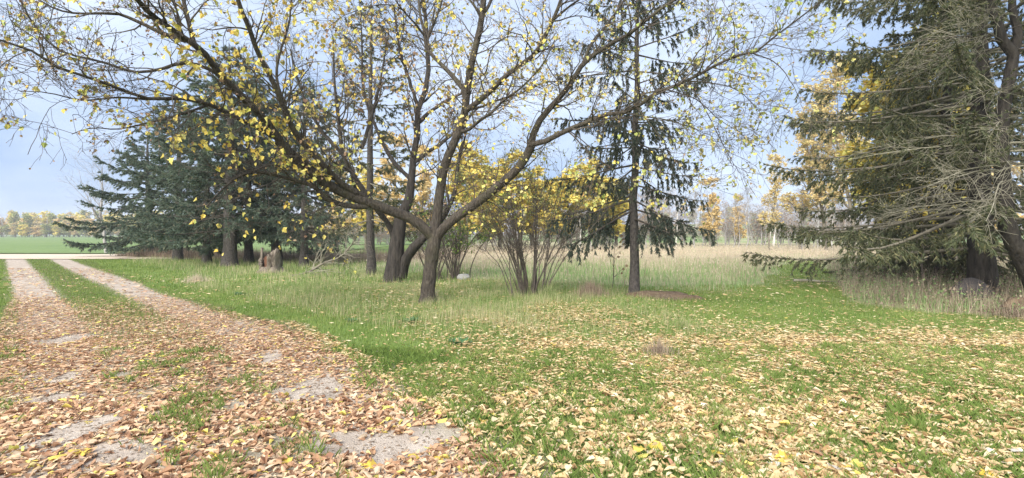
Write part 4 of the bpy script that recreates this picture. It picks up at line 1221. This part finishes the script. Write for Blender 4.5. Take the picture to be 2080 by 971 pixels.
# middle lawn
x, y = scatter_area(300000, 7.0, 16, r)
dv = in_drive(x, y)
mid = np.where(dv, sstep(rut_dist(x, y), .3, .55) * np.where(y > 9.5, .9, .25), 1)
kp = (r.random(len(x)) < mid * .62) & (weed_zone(x, y) < .5)
x, y = x[kp], y[kp]
rough_lawn = (.35 + .65 * sstep(noise2(x, y, 2.6), .3, .65)) * (1 - sstep(x, 2.0, 4)) * sstep(x - edge_x(RE, y), .9, 1.9) * sstep(y, 7.2, 9.0)
hh = r.uniform(.05, .1, len(x)) * (1 + .9 * rough_lawn * r.random(len(x)))
w = r.random(len(x)) < .75 * rough_lawn
blades('lawn_grass', x[~w], y[~w], hh[~w], r.uniform(.008, .013, (~w).sum()), M['grass'], 'green lawn grass around the trees', .4, r=r)
blades('dry_grass', x[w], y[w], hh[w] * r.uniform(1.1, 2.4, w.sum()), r.uniform(.006, .011, w.sum()), M['grass_mix'], 'patchy half-dry grass under the maple', .35, r=r)
# far lawn up to the road
x, y = scatter_area(230000, 16, 40, r)
dv = in_drive(x, y)
md = np.where(dv, sstep(rut_dist(x, y), .35, .6), 1) * (y < 32.5 + 0 * x) * (tall_zone(x, y) < .5) * (weed_zone(x, y) < .5) + (y >= 32.5) * (x > -8) * (tall_zone(x, y) < .5)
kp = r.random(len(x)) < md
x, y = x[kp], y[kp]
rough_lawn = (.25 + .75 * sstep(noise2(x, y, 3.2), .3, .65)) * sstep(x - edge_x(RE, y), 1.8, 4.0) * (1 - sstep(x, 2, 6))
w = r.random(len(x)) < .8 * rough_lawn
hh = r.uniform(.05, .11, len(x))
blades('lawn_grass', x[~w], y[~w], hh[~w], r.uniform(.018, .03, (~w).sum()), M['grass'], 'green grass of the far lawn and drive verge', .35, r=r)
blades('dry_grass', x[w], y[w], hh[w] * r.uniform(1.5, 4.0, w.sum()), r.uniform(.012, .02, w.sum()), M['grass_mix'], 'longer half-dry grass in front of the spruce row', .3, r=r)
# meadow
x, y = scatter_area(360000, 14.5, 60, r, 1.05)
kp = r.random(len(x)) < tall_zone(x, y) * (x / y > -.35) * np.where(y > 48, .5, 1)
x, y = x[kp], y[kp]
tan_ = sstep(y + r.normal(size=len(x)) * 2.5 + 9 * (noise2(x, y, 6) - .5), 16, 30)
w = r.random(len(x)) < .08 + .5 * tan_
far = 1 + y / 40
zz_ = tall_zone(x, y)
blades('meadow_grass', x[w], y[w], r.uniform(.18, .54, w.sum()) * (.3 + .7 * zz_[w]) * (.55 + .45 * tan_[w]) * (.6 + .7 * np.clip(noise2(x[w] + 4, y[w], 2.5), 0, 1)), r.uniform(.008, .016, w.sum()) * far[w], M['grass_tan'], 'tall dry tan meadow grass behind the shrubs', .14, r=r)
blades('meadow_grass', x[~w], y[~w], r.uniform(.1, .3, (~w).sum()) * (.4 + .6 * zz_[~w]), r.uniform(.01, .02, (~w).sum()) * far[~w], M['grass_pale'], 'pale green undergrowth of the meadow', .22, r=r)
hp = r.random(len(x)) < .22 * w
n_ = hp.sum()
v, f = stamp(LEAFQ_V, LEAFQ_F, np.c_[x[hp] + r.normal(size=n_) * .06, y[hp], r.uniform(.22, .6, n_) * (.3 + .7 * zz_[hp])], frames(norm(r.normal(size=(n_, 3)) * .5 + [0, 0, 1]), rdir(n_, r), np.c_[r.uniform(.02, .05, n_) * far[hp], r.uniform(.05, .12, n_), np.full(n_, .05)]))
tag(build('meadow_seed_heads', v, [f], M['grass_tan']), 'feathery tan seed heads in the meadow grass', 'grass', kind='stuff')
# dark stalks standing in the meadow
x, y = scatter_area(9000, 15.5, 34, r, 1.0)
kp = r.random(len(x)) < tall_zone(x, y) * (.1 + .9 * sstep(noise2(x, y, 3), .5, .8)) * (x / y > -.2)
x, y = x[kp], y[kp]
blades('meadow_stalks', x, y, r.uniform(.5, 1.05, len(x)), r.uniform(.007, .013, len(x)), M['weed_brown'], 'dark dry weed stalks sticking up from the meadow', .1, r=r)
# weeds below the right spruces
x, y = scatter_area(230000, 8.5, 30, r, 1.2)
kp = r.random(len(x)) < weed_zone(x, y)
x, y = x[kp], y[kp]
u = r.random(len(x))
edge = 1 - sstep(x - path_x(y), 1.0, 3.5)
for lo, hi, mt_, hh, lb in ((0, .14, 'grass_tan', (.25, .62), 'dry tan weeds along the right lawn border'), (.14, .5, 'weed_brown', (.3, .8), 'brown seed stalks along the right lawn border'), (.5, 1, 'grass_pale', (.15, .4), 'pale green weeds along the right lawn border')):
    w = (u >= lo) & (u < hi)
    blades('border_weeds', x[w], y[w], r.uniform(*hh, w.sum()) * (.35 + .9 * np.clip(noise2(x[w], y[w], 1.1), 0, 1)), r.uniform(.006, .014, w.sum()), M[mt_], lb, .6, r=r)
n_ = 26000
i_ = r.integers(0, len(x), n_)
hz_ = r.uniform(.03, .5, n_) * (.35 + .9 * np.clip(noise2(x[i_], y[i_], 1.1), 0, 1))
for w, mt_, lb in ((r.random(n_) < .5, 'weed_brown', 'small brown withered leaves and seed heads in the border weeds'), (None, 'grass_pale', 'small pale green leaves in the border weeds')):
    w = ~w0 if w is None else w
    w0 = w
    v, f = stamp(LEAFQ_V, LEAFQ_F, np.c_[x[i_][w] + r.normal(size=w.sum()) * .08, y[i_][w] + r.normal(size=w.sum()) * .08, hz_[w]], frames(rdir(w.sum(), r), rdir(w.sum(), r), r.uniform(.03, .075, w.sum())))
    tag(build('border_weed_leaves', v, [f], M[mt_]), lb, 'weeds', kind='stuff')
# brown undergrowth at the feet of the spruce row
x = np.concatenate([r.uniform(-27.5, -24, 3500), r.uniform(-26, -3, 22000)])
y = np.interp(x, [-28, -22, -15, -9, -3], [36.0, 33.5, 30.5, 29, 30]) + r.uniform(-1.2, 3.0, len(x)) + .8
blades('undergrowth', x, y, r.uniform(.2, .95, len(x)) * (.6 + .5 * np.clip(noise2(x, y, 2), 0, 1)), r.uniform(.012, .028, len(x)), M['weed_brown'], 'brown dry undergrowth at the feet of the spruce row', .3, r=r)
# dry grass tufts at the shrubs and in the lawn
def clump_grass(name, pxl, n, h, rad, mat, label, w=(.006, .012), lean=.5, seed=1):
    r_ = np.random.default_rng(seed)
    c = gp(*pxl)
    a_ = r_.uniform(0, 6.28, n); q_ = rad * np.abs(r_.normal(size=n)) * .55
    o = blades(name, c[0] + q_ * np.cos(a_), c[1] + q_ * np.sin(a_), r_.uniform(h * .15, h, n) * np.exp(-(q_ / rad) ** 2 * .9), r_.uniform(*w, n), mat, label, lean, r=r_)
    o['category'] = 'weeds'
    return o
clump_grass('weed_clump', (1338, 722), 700, .3, .35, M['weed_brown'], 'brown wiry dead weed clump in the leafy lawn', seed=2)
clump_grass('weed_clump', (1385, 668), 600, .22, .5, M['grass_mix'], 'loose dry grass clump in front of the mulch mound', seed=7)
clump_grass('weed_clump', (1200, 605), 1500, .55, .55, M['weed_brown'], 'tall brown dry weed clump between lilac and lone spruce', seed=3)
clump_grass('weed_clump', (1115, 606), 700, .5, .4, M['grass_mix'], 'greenish dry grass clump at the foot of the lilac', seed=4)
clump_grass('weed_clump', (400, 573), 900, .38, .6, M['grass_tan'], 'pale tan grass clump left of the stump, beside the drive', seed=5)
clump_grass('weed_clump', (880, 608), 300, .45, .25, M['grass_tan'], 'few dry stalks at the foot of the forked maple', seed=6)
clump_grass('weed_clump', (1350, 612), 500, .2, .8, M['weed_brown'], 'brown raked stalks lying over the mulch mound', seed=8, lean=1.2)
clump_grass('weed_clump', (2060, 648), 900, .32, .7, M['weed_brown'], 'brown dry grass hanging over the earth heap', seed=9, lean=1.0)
def weed(pxl, n, s, label, seed):
    r_ = np.random.default_rng(seed)
    c = groundz(gp(*pxl))
    root = empty('leafy_weed', c, label, 'weed', 'low green weeds in the lawn')
    me = mesh_only('leaf', LEAFQ_V * [1, 1, 1.5], LEAFQ_F, M['weed_green'])
    for k in range(n):
        a_ = r_.uniform(0, 6.28)
        d_ = np.array([[math.cos(a_), math.sin(a_), r_.uniform(.15, .9)]])
        o = link('leaf', me, root)
        mt = np.eye(4); mt[:3, :3] = frames(d_, np.array([[0, 0, 1.0]]), np.array([r_.uniform(.6, 1) * s]))[0]
        mt[:3, 3] = np.array([math.cos(a_), math.sin(a_), 0]) * r_.uniform(0, .35) * s * 2
        o.matrix_local = mathutils.Matrix(mt.tolist())
weed((832, 657), 46, .17, 'dark green leafy weed in the grass in front of the maple', 1)
weed((937, 695), 46, .16, 'dark green leafy weed where the leaf litter begins', 2)
weed((716, 658), 26, .13, 'small green weed near the edge of the drive', 3)
weed((490, 602), 30, .17, 'green weed in the grass between drive and stump', 4)

# ------------------------------------------------------------------ fallen leaves
PATCH = []
for (cx_, cy_, wx, wy) in [(640, 797, 70, 27), (133, 688, 48, 13), (108, 803, 45, 12), (150, 880, 60, 40), (740, 918, 150, 30), (235, 930, 90, 26), (470, 830, 26, 10), (552, 728, 22, 12), (135, 762, 22, 9), (880, 890, 50, 18), (250, 760, 22, 8)]:
    c0, c1_ = gp(cx_, cy_ - wy), gp(cx_, cy_ + wy)
    c = gp(cx_, cy_)
    PATCH.append((c[0], (c0[1] + c1_[1]) / 2, wx / F * c[1], abs(c0[1] - c1_[1]) / 2))
def leaf_cover(x, y):
    dr = in_drive(x, y)
    nb = noise2(x, y, 1.6); ns = noise2(x + 3, y - 5, .5)
    c_d = np.where(y < 10, .74, .74 - .6 * sstep(y, 10, 15)) * (.8 + .2 * sstep(nb, .2, .5))
    c_d = np.where((y > 10) & (rut_dist(x, y) > .45), c_d * (1 - .75 * sstep(y, 10, 13)), c_d)
    pat = np.zeros(np.shape(x))
    for (a_, b_, c_, d_) in PATCH:
        e_ = ((x - a_) / c_) ** 2 + ((y - b_) / d_) ** 2 + 1.5 * (ns - .5) + .8 * (noise2(x - 7, y + 2, .18) - .5)
        pat = np.maximum(pat, 1 - sstep(e_, .6, 1.15))
    c_d = c_d * (1 - .93 * pat)
    # lawn
    right = sstep(x, -1.2, 1.0)
    c_l = (.34 + .46 * right) * (1 - sstep(y, 6.6, 10.2) * .88)
    maple_ = np.exp(-(((x - .9) / 2.7) ** 2 + ((y - 9.2) / 2.6) ** 2))
    c_l = np.maximum(c_l, .74 * maple_)
    c_l = np.maximum(c_l, .33 * np.exp(-(((x + 2.5) / 3.0) ** 2 + ((y - 13.5) / 4.5) ** 2)))
    strip = x - edge_x(RE, y)
    c_l = c_l * np.where(y > 6.2, sstep(strip, .6, 2.4) * .9 + .1, 1)
    c_l = np.maximum(c_l, .7 * (1 - sstep(strip, .05, .45)) * (y < 9))
    c_l = c_l * (.6 + .55 * sstep(nb + .3 * (ns - .5), .25, .7))
    c_l = np.where(y > 12, np.maximum(c_l, .05), c_l) * (1 - sstep(y, 17, 22)) * (1 - tall_zone(x, y)) * (1 - .7 * weed_zone(x, y))
    return np.where(dr, c_d, np.clip(c_l, 0, .85)), dr

r = np.random.default_rng(600)
AREA = .001
def litter(d0, d1, scale, zlift):
    area = (d1 ** 2 - d0 ** 2) * 1.15
    n = int(area * 2.2 / (AREA * scale ** 2))
    x, y = scatter_area(n, d0, d1, r, 1.15)
    c, dr = leaf_cover(x, y)
    kp = r.random(n) < np.minimum(-np.log(1 - np.minimum(c, .93)) / 2.2, 1)
    x, y, dr = x[kp], y[kp], dr[kp]
    n = len(x)
    up = norm(np.c_[r.normal(size=(n, 2)) * .28, np.ones(n)])
    fl = r.random(n) < .35
    up[fl, 2] *= -1
    a_ = r.uniform(0, 6.28, n)
    fw = np.c_[np.cos(a_), np.sin(a_), r.normal(size=n) * .15]
    s = np.minimum(np.exp(r.normal(size=n) * .4), 1.75) * .059 * scale
    z = hgt(x, y) + .014 + r.uniform(0, 1, n) ** 2 * zlift + np.where(dr, 0, .019) + np.where(fl, s * .12, 0)
    return np.c_[x, y, z], frames(fw, up, s), dr, s
# the 300 largest in view become leaves of their own
pos, mf, dr, s = litter(2.9, 5.0, .98, .025)
vis = (np.abs(pos[:, 0] / pos[:, 1]) < 1.0) & (HY + EYE * F / pos[:, 1] < 968)
rank = np.argsort(np.where(vis, pos[:, 1] / s, 1e9))[:288]
single = np.zeros(len(pos), bool); single[rank] = True
tk = np.where(r.random(len(pos)) < .12, r.integers(8, 12, len(pos)), r.integers(0, 8, len(pos)))
ALLT = CURLED + LOBED
for on_drive, mt_, lb in ((True, 'litter_drive', 'dense carpet of pinkish brown fallen leaves on the drive'), (False, 'litter_lawn', 'pale tan fallen leaves scattered thickly over the near lawn')):
    parts = []
    for t in range(12):
        w = (tk == t) & (dr == on_drive) & ~single
        if w.any(): parts.append(stamp(ALLT[t][0], ALLT[t][1], pos[w], mf[w]))
    v, f = join(parts)
    tag(build('leaf_litter', v, f, M[mt_]), lb, 'leaves', kind='stuff')
kinds = [('fallen_tan', 'curled pinkish tan leaf among the thick foreground litter', 'curled tan fallen leaves'), ('fallen_cream', 'pale cream-tan leaf lying in the foreground grass', 'pale cream fallen leaves'),
         ('fallen_yellow', 'bright yellow leaf lying among the tan litter', 'bright yellow fallen leaves'), ('fallen_white', 'whitish upturned leaf lying in the green grass', 'whitish fallen leaves'), ('fallen_brown', 'dark reddish brown leaf among paler litter', 'dark brown fallen leaves')]
fmesh = {}
for i in rank:
    u = r.random()
    kd = (0 if u < .72 else 2 if u < .86 else 4 if u < .94 else 1) if dr[i] else (1 if u < .74 else 2 if u < .84 else 3 if u < .95 else 4)
    t = int(tk[i]) if kd not in (2, 3) else int(8 + tk[i] % 4)
    key = (kd, t)
    if key not in fmesh:
        fmesh[key] = mesh_only('fallen_leaf', ALLT[t][0], ALLT[t][1], M[kinds[kd][0]])
    o = link('fallen_leaf', fmesh[key])
    mt = np.eye(4); mt[:3, :3] = mf[i] * (1.1 if kd in (2, 3) else 1.0); mt[:3, 3] = pos[i]
    o.matrix_world = mathutils.Matrix(mt.tolist())
    adj = ['pinkish tan', 'pale cream-tan', 'bright yellow', 'whitish', 'dark reddish brown'][kd]
    lb = adj + (' broad lobed' if t >= 8 else ' narrow curled') + ' leaf lying ' + ('in the litter on the drive' if dr[i] else 'in the green lawn grass')
    tag(o, lb, 'leaf', adj + (' lobed' if t >= 8 else ' curled') + ' leaves ' + ('on the drive' if dr[i] else 'on the lawn'))
for d0, d1, sc_ in ((5.0, 8, 1.0), (8, 13, 1.12), (13, 24, 1.7)):
    pos, mf, dr, s = litter(d0, d1, sc_, .03)
    for on_drive, mt_, lb in ((True, 'litter_drive', 'brownish pink fallen leaves farther up the drive'), (False, 'litter_lawn', 'tan fallen leaves scattered around the maple')):
        w = dr == on_drive
        if not w.any(): continue
        v, f = stamp(SIMPLE_V, SIMPLE_F if d0 < 8 else np.array([(0, 1, 3), (1, 2, 3)]), pos[w], mf[w])
        lb = {5.0: lb, 8: lb.replace('farther up', 'half way up').replace('around the maple', 'just before the maple'), 13: lb.replace('farther up', 'far up').replace('around the maple', 'thinly beyond the maple')}[d0]
        tag(build('leaf_litter', v, [f], M[mt_]), lb, 'leaves', kind='stuff')

x, y = scatter_area(70000, 2.9, 9, r, 1.15)
kp = in_drive(x, y) & (r.random(len(x)) < .2 + .8 * sstep(noise2(x, y, .5), .35, .7))
x, y = x[kp], y[kp]
a_ = r.uniform(0, 6.28, len(x))
mf = frames(np.c_[np.cos(a_), np.sin(a_), 0 * a_], norm(np.c_[r.normal(size=(len(x), 2)) * .4, np.ones(len(x))]), np.c_[r.uniform(.006, .016, len(x)), r.uniform(.012, .045, len(x)), r.uniform(.01, .02, len(x))])
v, f = stamp((LEAFQ_V - [0, .5, 0]) * [2, 1, 1], LEAFQ_F, np.c_[x, y, hgt(x, y) + .016], mf)
tag(build('leaf_crumbs', v, [f], M['weed_brown']), 'dark crumbs of broken leaves and twigs on the sandy drive', 'debris', kind='stuff')

x, y = scatter_area(26000, 2.9, 9, r, 1.15)
kp = in_drive(x, y) & (rut_dist(x, y) < .8)
x, y = x[kp], y[kp]
PEB = np.array([(.5, 0, 0), (0, .5, 0), (-.5, 0, 0), (0, -.5, 0), (.05, .02, .42)])
a_ = r.uniform(0, 6.28, len(x))
mf = frames(np.c_[np.cos(a_), np.sin(a_), 0 * a_], np.tile([[0, 0, 1.0]], (len(x), 1)), np.c_[np.exp(r.normal(size=(len(x), 2)) * .45) * .012, np.full(len(x), .012)])
v, f = stamp(PEB, np.array([(0, 1, 4), (1, 2, 4), (2, 3, 4), (3, 0, 4)]), np.c_[x, y, hgt(x, y) + .012], mf)
tag(build('gravel_grit', v, [f], M['grit']), 'loose grit and pebbles in the wheel tracks', 'gravel', kind='stuff')

# ------------------------------------------------------------------ haze
m = bpy.data.materials.new('haze')
m.use_nodes = True
nt = m.node_tree
nt.nodes.clear()
ou = nt.nodes.new('ShaderNodeOutputMaterial')
pv = nt.nodes.new('ShaderNodeVolumePrincipled')
pv.inputs['Color'].default_value = (0.86, 0.9, 0.97, 1)
pv.inputs['Density'].default_value = 0.0006
nt.links.new(pv.outputs['Volume'], ou.inputs['Volume'])
hb = np.array([(x, y, z) for x in (-1550, 1550) for y in (-1550, 1550) for z in (-2.5, 26)], float)
tag(build('haze', hb, [np.array([(0, 1, 3, 2), (4, 6, 7, 5), (0, 4, 5, 1), (2, 3, 7, 6), (0, 2, 6, 4), (1, 5, 7, 3)])], m), 'thin pale autumn haze in the air', 'haze', kind='stuff')
